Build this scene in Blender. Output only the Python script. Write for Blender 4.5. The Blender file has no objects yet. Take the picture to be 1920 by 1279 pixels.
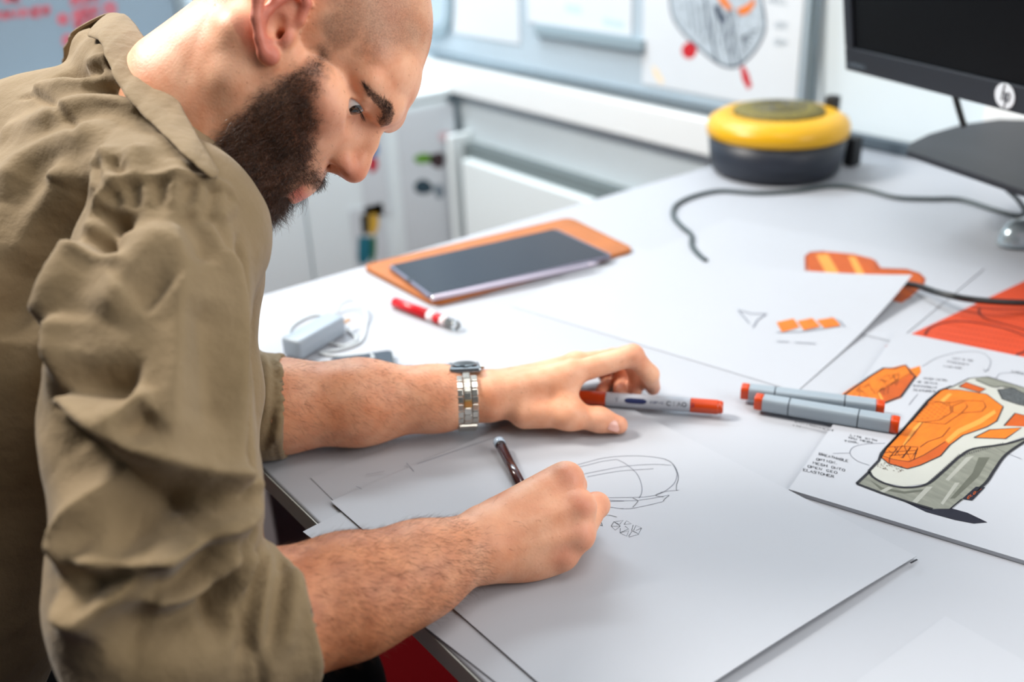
import bpy, bmesh, math, random
import numpy as np
from mathutils import Vector, Matrix

random.seed(7)
RNG = np.random.default_rng(7)
SC = bpy.context.scene
COL = SC.collection

# ------------------------------------------------------------------ camera
FPX, CX, CY = 1867.0, 960.0, 639.5            # focal length and centre for a 1920 x 1279 frame
CAM = np.array([0.0, 0.0, 1.29])
_p, _r, _h = math.radians(25.6), math.radians(2.5), math.radians(-53.5)
FW = np.array([math.sin(_h) * math.cos(_p), math.cos(_h) * math.cos(_p), -math.sin(_p)])
_rt = np.array([math.cos(_h), -math.sin(_h), 0.0])
_up = np.cross(_rt, FW)
RT = math.cos(_r) * _rt - math.sin(_r) * _up
UP = math.cos(_r) * _up + math.sin(_r) * _rt

cd = bpy.data.cameras.new('camera')
cd.sensor_width = 36.0
cd.lens = FPX / 1920.0 * 36.0
cd.clip_start = 0.02
cd.dof.use_dof = True
cd.dof.focus_distance = 0.88
cd.dof.aperture_fstop = 2.8
cam = bpy.data.objects.new('camera', cd)
COL.objects.link(cam)
cam.matrix_world = Matrix(((RT[0], UP[0], -FW[0], CAM[0]), (RT[1], UP[1], -FW[1], CAM[1]),
                           (RT[2], UP[2], -FW[2], CAM[2]), (0, 0, 0, 1)))
SC.camera = cam

# ------------------------------------------------------------------ world, lamps, exposure
W = bpy.data.worlds.new('room_light')
SC.world = W
W.use_nodes = True
W.node_tree.nodes['Background'].inputs[0].default_value = (0.80, 0.90, 1.0, 1)
W.node_tree.nodes['Background'].inputs[1].default_value = 0.05

def area(name, loc, aim, sx, sy, power, col=(1, 1, 1)):
    l = bpy.data.lights.new(name, 'AREA')
    l.shape = 'RECTANGLE'; l.size = sx; l.size_y = sy; l.energy = power; l.color = col
    o = bpy.data.objects.new(name, l)
    o.location = loc
    o.rotation_euler = (Vector(aim) - Vector(loc)).to_track_quat('-Z', 'Y').to_euler()
    COL.objects.link(o)
    return o
area('ceiling_panel_light_behind', (-2.1, -0.35, 2.5), (-0.8, 0.4, 0.8), 0.5, 0.5, 46, (1.0, 0.95, 0.88))
area('ceiling_panel_light_over_desk', (-1.0, 1.0, 2.7), (-0.8, 0.6, 0.74), 1.8, 0.9, 3, (0.90, 0.95, 1.0))
area('added_near_fill', (-0.05, 0.62, 2.6), (-0.65, 0.4, 0.9), 1.0, 0.8, 8, (1.0, 0.97, 0.93))  # unseen fill light, added to lift the face and sleeve
area('added_face_fill', (0.75, 1.15, 1.65), (-0.8, 0.4, 1.05), 0.9, 0.9, 9.5, (1.0, 0.97, 0.94))  # no known window: area light added to brighten the cheek and face
area('added_background_fill', (-2.45, 1.15, 2.6), (-2.75, 1.5, 0.4), 1.2, 0.5, 28, (0.86, 0.95, 1.0))  # extra light added to brighten the wall and cabinets in the background

SC.view_settings.view_transform = 'Standard'
SC.view_settings.look = 'None'
SC.view_settings.gamma = 1.0
SC.view_settings.use_curve_mapping = False
SC.view_settings.exposure = 0.8
SC.cycles.use_denoising = True
SC.cycles.max_bounces = 8

# ------------------------------------------------------------------ pixel <-> place
def ray(px, py):
    return RT * (px - CX) / FPX - UP * (py - CY) / FPX + FW
def at(px, py, d):
    return CAM + ray(px, py) * d
def atz(px, py, z=0.74):
    d = ray(px, py)
    return CAM + d * (z - CAM[2]) / d[2]
def aty(px, py, y):
    d = ray(px, py)
    return CAM + d * (y - CAM[1]) / d[1]
def atx(px, py, x):
    d = ray(px, py)
    return CAM + d * (x - CAM[0]) / d[0]
def project(P):
    d = np.asarray(P, float) - CAM
    z = d @ FW
    return np.stack([CX + FPX * (d @ RT) / z, CY - FPX * (d @ UP) / z], -1)
def nrm(v):
    v = np.asarray(v, float)
    return v / max(np.linalg.norm(v), 1e-12)

# ------------------------------------------------------------------ materials
MATS = {}
def srgb(r, g, b):
    f = lambda c: c / 12.92 if c <= 0.04045 else ((c + 0.055) / 1.055) ** 2.4
    return tuple(f(c / 255.0) for c in (r, g, b))
def mat(name, col, rough=0.5, metal=0.0, var=0.0, scale=30.0, bump=0.0, bscale=200.0, spec=0.5, coat=0.0, stretch=None, col2=None, emit=None):
    if name in MATS:
        return MATS[name]
    m = bpy.data.materials.new(name); m.use_nodes = True
    nt = m.node_tree; N = nt.nodes; L = nt.links
    b = N['Principled BSDF']
    b.inputs['Base Color'].default_value = (*col, 1)
    b.inputs['Roughness'].default_value = rough
    b.inputs['Metallic'].default_value = metal
    b.inputs['Specular IOR Level'].default_value = spec
    if coat:
        b.inputs['Coat Weight'].default_value = coat
        b.inputs['Coat Roughness'].default_value = 0.1
    tc = N.new('ShaderNodeTexCoord')
    src = tc.outputs['Object']
    if stretch:
        mp = N.new('ShaderNodeMapping'); mp.inputs['Scale'].default_value = stretch
        L.new(src, mp.inputs[0]); src = mp.outputs[0]
    if var or col2:
        n = N.new('ShaderNodeTexNoise'); n.inputs['Scale'].default_value = scale; n.inputs['Detail'].default_value = 4
        L.new(src, n.inputs['Vector'])
        mx = N.new('ShaderNodeMix'); mx.data_type = 'RGBA'
        c2 = col2 if col2 else tuple(min(1, c * (1 + var)) for c in col)
        c1 = col if col2 else tuple(c * (1 - var) for c in col)
        mx.inputs[6].default_value = (*c1, 1); mx.inputs[7].default_value = (*c2, 1)
        rp = N.new('ShaderNodeMapRange'); rp.inputs[1].default_value = 0.3; rp.inputs[2].default_value = 0.7
        L.new(n.outputs[0], rp.inputs[0]); L.new(rp.outputs[0], mx.inputs[0])
        L.new(mx.outputs[2], b.inputs['Base Color'])
    if bump:
        n2 = N.new('ShaderNodeTexNoise'); n2.inputs['Scale'].default_value = bscale; n2.inputs['Detail'].default_value = 3
        L.new(src, n2.inputs['Vector'])
        bp = N.new('ShaderNodeBump'); bp.inputs['Strength'].default_value = bump; bp.inputs['Distance'].default_value = 0.002
        L.new(n2.outputs[0], bp.inputs['Height']); L.new(bp.outputs[0], b.inputs['Normal'])
    MATS[name] = m
    return m

# ------------------------------------------------------------------ objects
def tag(o, label=None, cat=None, group=None, kind=None):
    if label: o['label'] = label
    if cat: o['category'] = cat
    if group: o['group'] = group
    if kind: o['kind'] = kind
    return o
ORIG = {}
def thing(name, label, cat, loc=(0, 0, 0), group=None, kind=None):
    o = bpy.data.objects.new(name, None)
    o.empty_display_size = 0.05
    o.location = tuple(loc); ORIG[o.name] = np.array(loc, float)
    COL.objects.link(o)
    return tag(o, label, cat, group, kind)
def origin_of(o):
    return ORIG.get(o.name, np.zeros(3)) if o else np.zeros(3)
def mesh_obj(name, V, F, m, parent=None, smooth=False, mats=None, midx=None):
    """vertices in room coordinates; the object hangs under parent"""
    V = np.asarray(V, float).reshape(-1, 3)
    o0 = origin_of(parent)
    me = bpy.data.meshes.new(name)
    if isinstance(F, np.ndarray):
        k = F.shape[1]
        me.vertices.add(len(V)); me.vertices.foreach_set('co', (V - o0).astype(np.float32).ravel())
        me.loops.add(F.size); me.loops.foreach_set('vertex_index', F.astype(np.int32).ravel())
        me.polygons.add(len(F)); me.polygons.foreach_set('loop_start', np.arange(0, F.size, k, dtype=np.int32))
        me.update(calc_edges=True); me.validate()
    else:
        me.from_pydata([tuple(v) for v in (V - o0)], [], [tuple(f) for f in F]); me.update()
    if smooth:
        me.polygons.foreach_set('use_smooth', np.ones(len(me.polygons), bool))
    for mm in (mats or [m]):
        me.materials.append(mm)
    if midx is not None:
        me.polygons.foreach_set('material_index', np.asarray(midx, np.int32))
    o = bpy.data.objects.new(name, me)
    COL.objects.link(o)
    if parent:
        o.parent = parent
        ORIG[o.name] = o0
    return o
class MB:
    """collects shapes of ONE part"""
    def __init__(s): s.V = []; s.F = []
    def add(s, V, F):
        n = len(s.V); s.V += [tuple(v) for v in V]; s.F += [tuple(i + n for i in f) for f in F]; return s
    def build(s, name, m, parent=None, smooth=False):
        return mesh_obj(name, s.V, s.F, m, parent, smooth)
def box_vf(lo, hi):
    (a, b, c), (d, e, f) = lo, hi
    V = [(a, b, c), (d, b, c), (d, e, c), (a, e, c), (a, b, f), (d, b, f), (d, e, f), (a, e, f)]
    return V, [(0, 3, 2, 1), (4, 5, 6, 7), (0, 1, 5, 4), (1, 2, 6, 5), (2, 3, 7, 6), (3, 0, 4, 7)]
def bevelled(V, F, w, seg=2):
    bm = bmesh.new()
    vs = [bm.verts.new(v) for v in V]
    for f in F: bm.faces.new([vs[i] for i in f])
    bmesh.ops.recalc_face_normals(bm, faces=bm.faces)
    bmesh.ops.bevel(bm, geom=list(bm.edges), offset=w, segments=seg, affect='EDGES', profile=0.5)
    bm.verts.ensure_lookup_table()
    V2 = [tuple(v.co) for v in bm.verts]; F2 = [tuple(v.index for v in f.verts) for f in bm.faces]
    bm.free(); return V2, F2
def box(name, lo, hi, m, parent=None, bev=0.0, seg=2):
    V, F = box_vf(lo, hi)
    if bev: V, F = bevelled(V, F, bev, seg)
    return mesh_obj(name, V, F, m, parent, smooth=False)
def frame_of(axis):
    a = nrm(axis); h = np.array([0, 0, 1.0]) if abs(a[2]) < 0.9 else np.array([1.0, 0, 0])
    u = nrm(np.cross(h, a)); v = np.cross(a, u); return u, v, a
def lathe(c, axis, prof, n=48, cap=True, uv=None):
    u, v, a = frame_of(axis)
    if uv is not None: u, v = uv
    V = []; F = []
    for (r, h) in prof:
        for i in range(n):
            t = 2 * math.pi * i / n
            V.append(np.asarray(c) + a * h + (u * math.cos(t) + v * math.sin(t)) * r)
    m = len(prof)
    for j in range(m - 1):
        for i in range(n):
            F.append((j * n + i, j * n + (i + 1) % n, (j + 1) * n + (i + 1) % n, (j + 1) * n + i))
    if cap:
        F.append(tuple(reversed(range(n)))); F.append(tuple((m - 1) * n + i for i in range(n)))
    return V, F
def smooth_path(P, n=8):
    P = [np.asarray(p, float) for p in P]
    Q = [2 * P[0] - P[1]] + P + [2 * P[-1] - P[-2]]
    out = []
    for i in range(1, len(Q) - 2):
        for k in range(n):
            t = k / n; a, b, c, d = Q[i - 1], Q[i], Q[i + 1], Q[i + 2]
            out.append(0.5 * ((2 * b) + (c - a) * t + (2 * a - 5 * b + 4 * c - d) * t * t + (3 * b - a - 3 * c + d) * t ** 3))
    out.append(P[-1]); return np.array(out)
def tube(P, r, n=8, cap=True):
    P = np.asarray(P, float); m = len(P)
    R = np.full(m, r) if np.isscalar(r) else np.asarray(r)
    V = []; F = []
    T = np.gradient(P, axis=0)
    u, v, a = frame_of(T[0])
    for j in range(m):
        a = nrm(T[j]); u = nrm(u - a * (u @ a)); v = np.cross(a, u)
        for i in range(n):
            t = 2 * math.pi * i / n
            V.append(P[j] + (u * math.cos(t) + v * math.sin(t)) * R[j])
    for j in range(m - 1):
        for i in range(n):
            F.append((j * n + i, j * n + (i + 1) % n, (j + 1) * n + (i + 1) % n, (j + 1) * n + i))
    if cap:
        F.append(tuple(reversed(range(n)))); F.append(tuple((m - 1) * n + i for i in range(n)))
    return V, F
def prism(poly, z0, z1):
    n = len(poly)
    V = [(p[0], p[1], z0) for p in poly] + [(p[0], p[1], z1) for p in poly]
    F = [tuple(reversed(range(n))), tuple(range(n, 2 * n))] + [(i, (i + 1) % n, n + (i + 1) % n, n + i) for i in range(n)]
    return V, F
def oriented(V, c, X, Y, Z):
    return [np.asarray(c) + X * v[0] + Y * v[1] + Z * v[2] for v in V]
def ribbons(polys, w, nv=(0, 0, 1)):
    """flat pen strokes: each polyline a strip of width w lying in the plane with normal nv"""
    V = []; F = []; nv = np.asarray(nv, float)
    for P in polys:
        P = np.asarray(P, float)
        if len(P) < 2: continue
        T = np.gradient(P, axis=0)
        S = np.cross(nv, T); S /= np.maximum(np.linalg.norm(S, axis=1, keepdims=True), 1e-9)
        n = len(V)
        for p, s in zip(P, S):
            V += [p + s * w / 2, p - s * w / 2]
        F += [(n + 2 * i, n + 2 * i + 1, n + 2 * i + 3, n + 2 * i + 2) for i in range(len(P) - 1)]
    return V, F
def flat_poly(pts):
    """one polygon, triangulated by the builder"""
    bm = bmesh.new(); vs = [bm.verts.new(p) for p in pts]
    f = bm.faces.new(vs); bmesh.ops.triangulate(bm, faces=[f])
    bm.verts.ensure_lookup_table(); bm.verts.index_update()
    V = [tuple(v.co) for v in bm.verts]; F = [tuple(v.index for v in q.verts) for q in bm.faces]
    bm.free(); return V, F

FONT = {  # simple hand-drawn capitals on a 4 x 6 grid
 'A': '00 26 40|13 33', 'B': '00 06 36 45 33 03|33 42 30 00', 'C': '45 36 16 04 02 10 30 41', 'D': '00 06 26 44 42 20 00', 'E': '40 00 06 46|03 33',
 'F': '00 06 46|03 33', 'G': '45 36 16 04 02 10 30 42 22', 'H': '00 06|40 46|03 43', 'I': '20 26', 'J': '02 10 20 31 36', 'K': '00 06|46 03 40',
 'L': '06 00 40', 'M': '00 06 23 46 40', 'N': '00 06 40 46', 'O': '10 02 04 16 36 44 42 30 10', 'P': '00 06 36 44 33 03', 'Q': '10 02 04 16 36 44 42 30 10|21 40',
 'R': '00 06 36 44 33 03|23 40', 'S': '45 36 16 04 13 33 42 30 10 01', 'T': '20 26|06 46', 'U': '06 01 10 30 41 46', 'V': '06 20 46', 'W': '06 10 24 30 46',
 'X': '00 46|06 40', 'Y': '06 23 46|23 20', 'Z': '06 46 00 40', '.': '20 21', '-': '13 33', "'": '26 24', '?': '05 26 44 23 22|20 21', ' ': '', '(': '36 14 12 30', ')': '16 34 32 10'}
def text_strokes(txt, p0, p1, h, fn, jit=0.3):
    """letters between frame points p0 and p1 on their baseline, h high, each point placed in the room by fn"""
    p0 = np.array(p0, float); p1 = np.array(p1, float)
    L = np.linalg.norm(p1 - p0); ux = (p1 - p0) / L
    uy = np.array([0.18, -1.0])
    adv = L / max(len(txt), 1); out = []
    for i, ch in enumerate(txt):
        for st in FONT.get(ch, '').split('|'):
            pts = [(int(q[0]), int(q[1])) for q in st.split()]
            if len(pts) < 2: continue
            line = []
            for (gx, gy) in pts:
                gx += random.uniform(-jit, jit); gy += random.uniform(-jit, jit)
                q = p0 + ux * (i * adv + gx / 4 * adv * 0.72) + uy * (gy / 6 * h)
                line.append(fn(q[0], q[1]))
            out.append(line)
    return out

# ================================================================== the room
WALLY, LEFTX = 1.785, -3.0
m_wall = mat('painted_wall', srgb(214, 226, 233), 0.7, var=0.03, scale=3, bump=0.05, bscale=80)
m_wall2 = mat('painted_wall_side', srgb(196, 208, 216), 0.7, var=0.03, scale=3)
tag(box('floor', (-3.1, -2.6, -0.05), (2.2, 1.9, 0.0), mat('red_carpet', srgb(62, 1, 3), 0.95, spec=0.03, var=0.25, scale=300, bump=0.4, bscale=600)),
    'dark red carpet seen under the white desk', None, kind='structure')
tag(box('wall_back', (-3.1, WALLY, 0), (2.2, WALLY + 0.1, 2.7), m_wall), 'pale grey wall behind the desk', None, kind='structure')
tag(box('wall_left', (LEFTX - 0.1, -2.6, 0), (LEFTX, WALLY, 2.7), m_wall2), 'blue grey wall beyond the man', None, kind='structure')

# ---- trunking under the whiteboard
tr = box('trim_1', (-2.78, WALLY - 0.05, 0.655), (-0.2, WALLY - 0.0005, 0.738), mat('trunking', srgb(236, 239, 240), 0.45), bev=0.004)
tag(tr, 'white cable trunking along the wall under the whiteboard', None, kind='structure')
tv = box('trim_2', (-0.915, WALLY - 0.03, 0.74), (-0.80, WALLY - 0.0005, 2.0), mat('trunking', None), bev=0.004)
tag(tv, 'upright white trunking on the wall behind the monitor', None, kind='structure')
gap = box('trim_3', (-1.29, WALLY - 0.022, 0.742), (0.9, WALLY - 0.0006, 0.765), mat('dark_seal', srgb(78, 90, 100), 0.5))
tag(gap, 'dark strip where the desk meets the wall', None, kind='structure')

# ---- whiteboard on the back wall
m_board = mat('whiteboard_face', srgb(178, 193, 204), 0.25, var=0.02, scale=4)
m_alu = mat('aluminium', srgb(150, 162, 170), 0.35, metal=0.7)
wb = thing('whiteboard', 'long whiteboard with grey frame above the trunking on the back wall', 'whiteboard', (-2.0, WALLY, 0.76))
box('face', (-2.78, WALLY - 0.014, 0.765), (-1.31, WALLY - 0.001, 1.9), m_board, wb)
box('frame_rail', (-2.78, WALLY - 0.03, 0.752), (-1.30, WALLY - 0.001, 0.768), m_alu, wb, bev=0.002)
box('frame_rail', (-1.318, WALLY - 0.022, 0.765), (-1.300, WALLY - 0.001, 1.9), m_alu, wb, bev=0.002)

# sheets taped to it
m_paper = mat('paper', srgb(175, 178, 185), 0.6, var=0.01, scale=8)
m_wpaper = mat('pinned_paper', srgb(216, 222, 228), 0.6, var=0.015, scale=8)
m_paper2 = mat('paper_cool', srgb(176, 184, 191), 0.6, var=0.015, scale=8)
YB = WALLY - 0.016
def wall_sheet(name, label, x0, x1, z0, z1, m=m_wpaper):
    return tag(box(name, (x0, YB - 0.0012, z0), (x1, YB, z1), m), label, 'paper')
ws1 = wall_sheet('pinned_sketch', 'white sheet with a shaded rounded shoe sole sketch and red marks on the whiteboard', -1.80, -1.335, 0.785, 1.25)
ws2 = wall_sheet('pinned_sheet', 'plain pale sheet on the whiteboard above the grey bar', -2.25, -1.84, 0.895, 1.3, m_wpaper)
ws3 = wall_sheet('pinned_sheet', 'pale sheet on the whiteboard beside the forehead of the man', -2.62, -2.29, 0.83, 1.3, m_wpaper)
rail = box('magnetic_rail', (-2.21, YB - 0.014, 0.862), (-1.79, YB, 0.893), mat('grey_rail', srgb(140, 158, 168), 0.4), bev=0.004)
tag(rail, 'slim grey magnetic bar on the whiteboard left of the sole sketch', 'rail')
fnw = lambda dy: (lambda px, py: aty(px, py, YB - 0.0014 - dy))
def wall_poly(name, pts, m, parent, dy=0.0):
    V, F = flat_poly([fnw(dy)(*p) for p in pts])
    return mesh_obj(name, V, F, m, parent)
def wall_lines(name, polys, w, m, parent, dy=0.0003):
    V, F = ribbons([[fnw(dy)(*p) for p in pl] for pl in polys], w, (0, -1, 0))
    return tag(mesh_obj(name, V, F, m, parent), kind='stuff')
def curve2(pts, n=8):
    return smooth_path([(p[0], p[1], 0) for p in pts], n)[:, :2]
m_pgrey = mat('pencil_shade', srgb(176, 188, 198), 0.7, var=0.2, scale=60)
m_pink = mat('ink_dark_blue', srgb(62, 74, 92), 0.6)
m_oran = mat('ink_orange', srgb(226, 120, 30), 0.6, var=0.12, scale=50)
m_red = mat('ink_red', srgb(196, 22, 36), 0.6)
m_redp = mat('ink_red_pale', srgb(176, 80, 92), 0.6)
sole = curve2([(1255, -40), (1258, 20), (1275, 55), (1310, 90), (1345, 118), (1375, 126), (1400, 112), (1425, 80), (1435, 40), (1420, -40)])
wall_poly('shaded_area', sole, m_pgrey, ws1)
hatch = [[(1290 + i * 12, 0 + i * 2), (1300 + i * 9, 60 + i * 5)] for i in range(9)] + [[(1392, 70), (1395 + i * 5, 110 - i * 11)] for i in range(6)]
wall_lines('pencil_lines', [sole, [(1345, 118), (1332, 60), (1322, 0), (1318, -40)], [(1375, 126), (1360, 60), (1346, 10)], [(1386, 120), (1374, 60), (1366, 20)]] , 0.005, m_pink, ws1)
wall_lines('pencil_hatching', hatch, 0.0022, m_pink, ws1)
wall_poly('dark_patch', [(1338, 10), (1350, 14), (1362, 40), (1356, 48), (1344, 32)], m_pink, ws1, 0.0002)
wall_poly('orange_patch', [(1350, -20), (1358, -8), (1374, 16), (1366, 20), (1354, 10), (1344, -6)], m_oran, ws1, 0.0004)
wall_poly('orange_patch', [(1380, 18), (1402, 8), (1414, -4), (1416, 8), (1404, 24), (1390, 30)], m_oran, ws1, 0.0004)
wall_poly('red_dot', curve2([(1292, 78), (1304, 84), (1306, 98), (1296, 110), (1282, 106), (1278, 92), (1284, 82)], 4), m_red, ws1)
wall_poly('red_dash', [(1388, 126), (1396, 124), (1404, 140), (1410, 162), (1402, 168), (1392, 150)], m_red, ws1)
wall_poly('yellow_dab', [(1222, 122), (1232, 128), (1246, 154), (1238, 158), (1226, 142)], mat('ink_cream', srgb(240, 220, 190), 0.6), ws1)
wall_lines('pencil_notes', text_strokes('NOTE', (1452, 52), (1478, 56), 12, lambda a, b: (a, b)) + text_strokes('GRIP', (1452, 84), (1476, 88), 12, lambda a, b: (a, b)) +
           text_strokes('HEEL', (1440, 6), (1480, 10), 12, lambda a, b: (a, b)), 0.003, m_pgrey, ws1)
wall_lines('pale_lines', [[(1060, 14), (1090, 20)], [(1130, 40), (1170, 48)]], 0.02, mat('ink_pale_blue', srgb(196, 216, 232), 0.6), ws2, 0.0)
# small rounded window-like frame at the left of the board
hk = thing('wall_frame', 'small rounded pale frame on the whiteboard right beside the head', 'frame', (-2.68, YB, 0.83))
V, F = ribbons([[aty(px, py, YB - 0.012) for px, py in curve2([(800, 64), (826, 58), (836, 44), (840, 20), (840, -30)])]], 0.03, (0, -1, 0))
mesh_obj('rim', np.concatenate([np.array(V), np.array(V) + np.array([0, 0.0118, 0])]), F + [tuple(i + len(V) for i in f) for f in F] +
         [(2 * i, 2 * i + 2, 2 * i + 2 + len(V), 2 * i + len(V)) for i in range(len(V) // 2 - 1)] + [(2 * i + 1, 2 * i + 3, 2 * i + 3 + len(V), 2 * i + 1 + len(V)) for i in range(len(V) // 2 - 1)],
         mat('grey_rail', None), hk)
# hanging cable at the right edge of the board
wc = [aty(px, py, WALLY - 0.03) for px, py in [(1526, -60), (1523, 20), (1520, 90), (1519, 150), (1519, 215)]]
V, F = tube(smooth_path(wc, 6), 0.0042, 8)
tag(mesh_obj('wall_cable', V, F, mat('grey_cable', srgb(96, 110, 116), 0.5), None, True), 'thin grey cable hanging down the wall above the yellow speaker', 'cable')

# ---- cupboard below the trunking
cb = thing('wall_cupboard', 'low white cupboard with dark recessed frame under the wall trunking', 'cabinet', (-1.95, WALLY, 0))
m_cup = mat('cupboard_white', srgb(232, 240, 242), 0.5)
m_cupd = mat('cupboard_dark_gap', srgb(104, 114, 116), 0.6)
box('back_panel', (-2.57, WALLY - 0.04, 0.0), (-1.30, WALLY - 0.001, 0.50), m_cupd, cb)
box('door', (-2.535, WALLY - 0.075, 0.0), (-1.94, WALLY - 0.042, 0.462), m_cup, cb, bev=0.003)
box('door', (-1.93, WALLY - 0.075, 0.0), (-1.32, WALLY - 0.042, 0.462), m_cup, cb, bev=0.003)
box('frame_post', (-2.60, WALLY - 0.085, 0.0), (-2.572, WALLY - 0.001, 0.53), mat('cupboard_white', None), cb, bev=0.003)

# ---- low cabinet on the left with prints on its face
lc = thing('low_cabinet', 'long low white cabinet left of the desk with colourful prints on its side', 'cabinet', (-2.8, 0.9, 0))
LX = -2.62
m_cab = mat('cabinet_white', srgb(236, 246, 250), 0.5)
box('carcass', (LEFTX + 0.002, 0.2, 0.0), (LX - 0.02, 1.735, 0.64), m_cab, lc, bev=0.004)
box('top_panel', (LEFTX + 0.002, 0.18, 0.642), (LX, 1.74, 0.668), m_cab, lc, bev=0.003)
for k, (a, b) in enumerate([(0.21, 0.70), (0.71, 1.20), (1.21, 1.73)]):
    box('door', (LX - 0.019, a, 0.02), (LX - 0.002, b, 0.635), m_cab, lc, bev=0.002)
m_prints = {'green': srgb(96, 150, 40), 'brown': srgb(60, 40, 44), 'teal': srgb(40, 66, 80), 'blue': srgb(60, 120, 180), 'red': srgb(196, 40, 60), 'yellow': srgb(214, 170, 60),
            'dark': srgb(50, 52, 46), 'sea': srgb(20, 110, 130), 'leaf': srgb(50, 110, 60), 'pink': srgb(226, 200, 206), 'grey': srgb(120, 134, 146)}
m_prints = {k: mat('print_' + k, c, 0.6, var=0.2, scale=40) for k, c in m_prints.items()}
def picture(label, quad, blobs):
    q = [atx(px, py, LX + 0.0004) for px, py in quad]
    ys = [p[1] for p in q]; zs = [p[2] for p in q]
    s = box('picture_sheet', (LX + 0.0002, min(ys), min(zs)), (LX + 0.0014, max(ys), max(zs)), m_wpaper)
    tag(s, label, 'print')
    for c, pts in blobs:
        V, F = flat_poly([atx(px, py, LX + 0.0018) for px, py in curve2(pts + [pts[0]], 4)[:-1]])
        mesh_obj('printed_shape', V, F, m_prints[c], s)
picture('white print with a green and brown shape above a dark teal one', [(740, 215), (868, 480)],
        [('green', [(775, 296), (790, 288), (806, 290), (812, 300), (800, 306), (782, 306)]), ('brown', [(806, 290), (828, 286), (834, 300), (826, 316), (808, 308)]),
         ('teal', [(776, 346), (790, 336), (806, 342), (812, 356), (796, 364), (780, 360)]), ('grey', [(812, 350), (828, 346), (832, 366), (820, 372)]),
         ('pink', [(820, 250), (840, 246), (846, 260), (828, 266)])])
picture('print with a blue and red shape just in front of the tip of the nose', [(664, 215), (732, 400)],
        [('blue', [(692, 268), (704, 264), (710, 284), (700, 296), (692, 290)]), ('red', [(692, 296), (706, 296), (708, 314), (698, 324), (690, 314)])])
picture('narrow print with yellow, dark and teal shapes below the chin of the man', [(655, 395), (735, 560)],
        [('yellow', [(690, 404), (706, 400), (710, 420), (702, 440), (690, 434)]), ('dark', [(676, 404), (690, 402), (692, 432), (680, 440)]),
         ('sea', [(672, 444), (694, 446), (696, 476), (686, 494), (672, 490)]), ('leaf', [(694, 446), (704, 444), (704, 480), (696, 492)])])

# ---- whiteboard with red writing on the left wall
lw = thing('whiteboard', 'blue grey whiteboard with red handwriting behind the back of the man', 'whiteboard', (LEFTX, 0.4, 0.7))
XB = LEFTX + 0.016
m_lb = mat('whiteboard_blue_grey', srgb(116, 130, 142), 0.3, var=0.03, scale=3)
yr = atx(326, 0, XB)[1]
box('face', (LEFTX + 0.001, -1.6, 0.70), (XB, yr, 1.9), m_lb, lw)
box('frame_rail', (LEFTX + 0.001, yr, 0.69), (XB + 0.01, yr + 0.03, 1.9), m_alu, lw, bev=0.002)
box('frame_rail', (LEFTX + 0.001, -1.6, 0.675), (XB + 0.01, yr, 0.699), m_alu, lw, bev=0.002)
flx = lambda px, py: atx(px, py, XB + 0.0012)
red_lines = (text_strokes('MANNER', (-6, 36), (96, 28), 16, flx) + text_strokes('IN THE', (-30, 8), (40, 2), 16, flx) + text_strokes('SCOPE', (132, 8), (190, 0), 14, flx) +
             text_strokes('USER', (138, 34), (184, 28), 16, flx) + text_strokes('DETAIL', (140, 52), (204, 42), 14, flx) + text_strokes('FIT', (148, 78), (186, 70), 12, flx))
for cx_, cy_, r_ in [(118, 36, 8), (206, 16, 10), (128, 76, 9)]:
    red_lines.append([flx(cx_ + r_ * math.cos(t), cy_ + r_ * math.sin(t)) for t in np.linspace(0, 6.3, 14)])
    red_lines.append([flx(cx_ - 3, cy_ - 3), flx(cx_ + 5, cy_ + 4)])
V, F = ribbons(red_lines, 0.009, (1, 0, 0))
tag(mesh_obj('red_handwriting', V, F, m_redp, lw), kind='stuff')

# ================================================================== the desk
DZ = 0.74
EDGE = 0.308
m_desk = mat('desk_laminate', srgb(173, 176, 183), 0.5, var=0.01, scale=5, spec=0.25)
m_edge = mat('desk_edge_band', srgb(222, 226, 220), 0.45)
dk = thing('desk', 'wide white laminate desk the man draws on', 'desk', (-0.3, 1.0, 0))
box('desk_top', (-1.29, EDGE, DZ - 0.027), (0.9, WALLY - 0.002, DZ), m_desk, dk, bev=0.0025, seg=3)
box('edge_band', (-1.285, EDGE - 0.0012, DZ - 0.0245), (0.895, EDGE - 0.0001, DZ - 0.0028), m_edge, dk)
m_leg = mat('desk_leg_grey', srgb(150, 156, 160), 0.4, metal=0.4)
for lx, ly in [(-1.22, 0.46), (-1.22, 1.68), (0.80, 0.46), (0.80, 1.68)]:
    box('leg', (lx - 0.03, ly - 0.03, 0.0), (lx + 0.03, ly + 0.03, DZ - 0.0275), m_leg, dk, bev=0.004)

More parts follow.
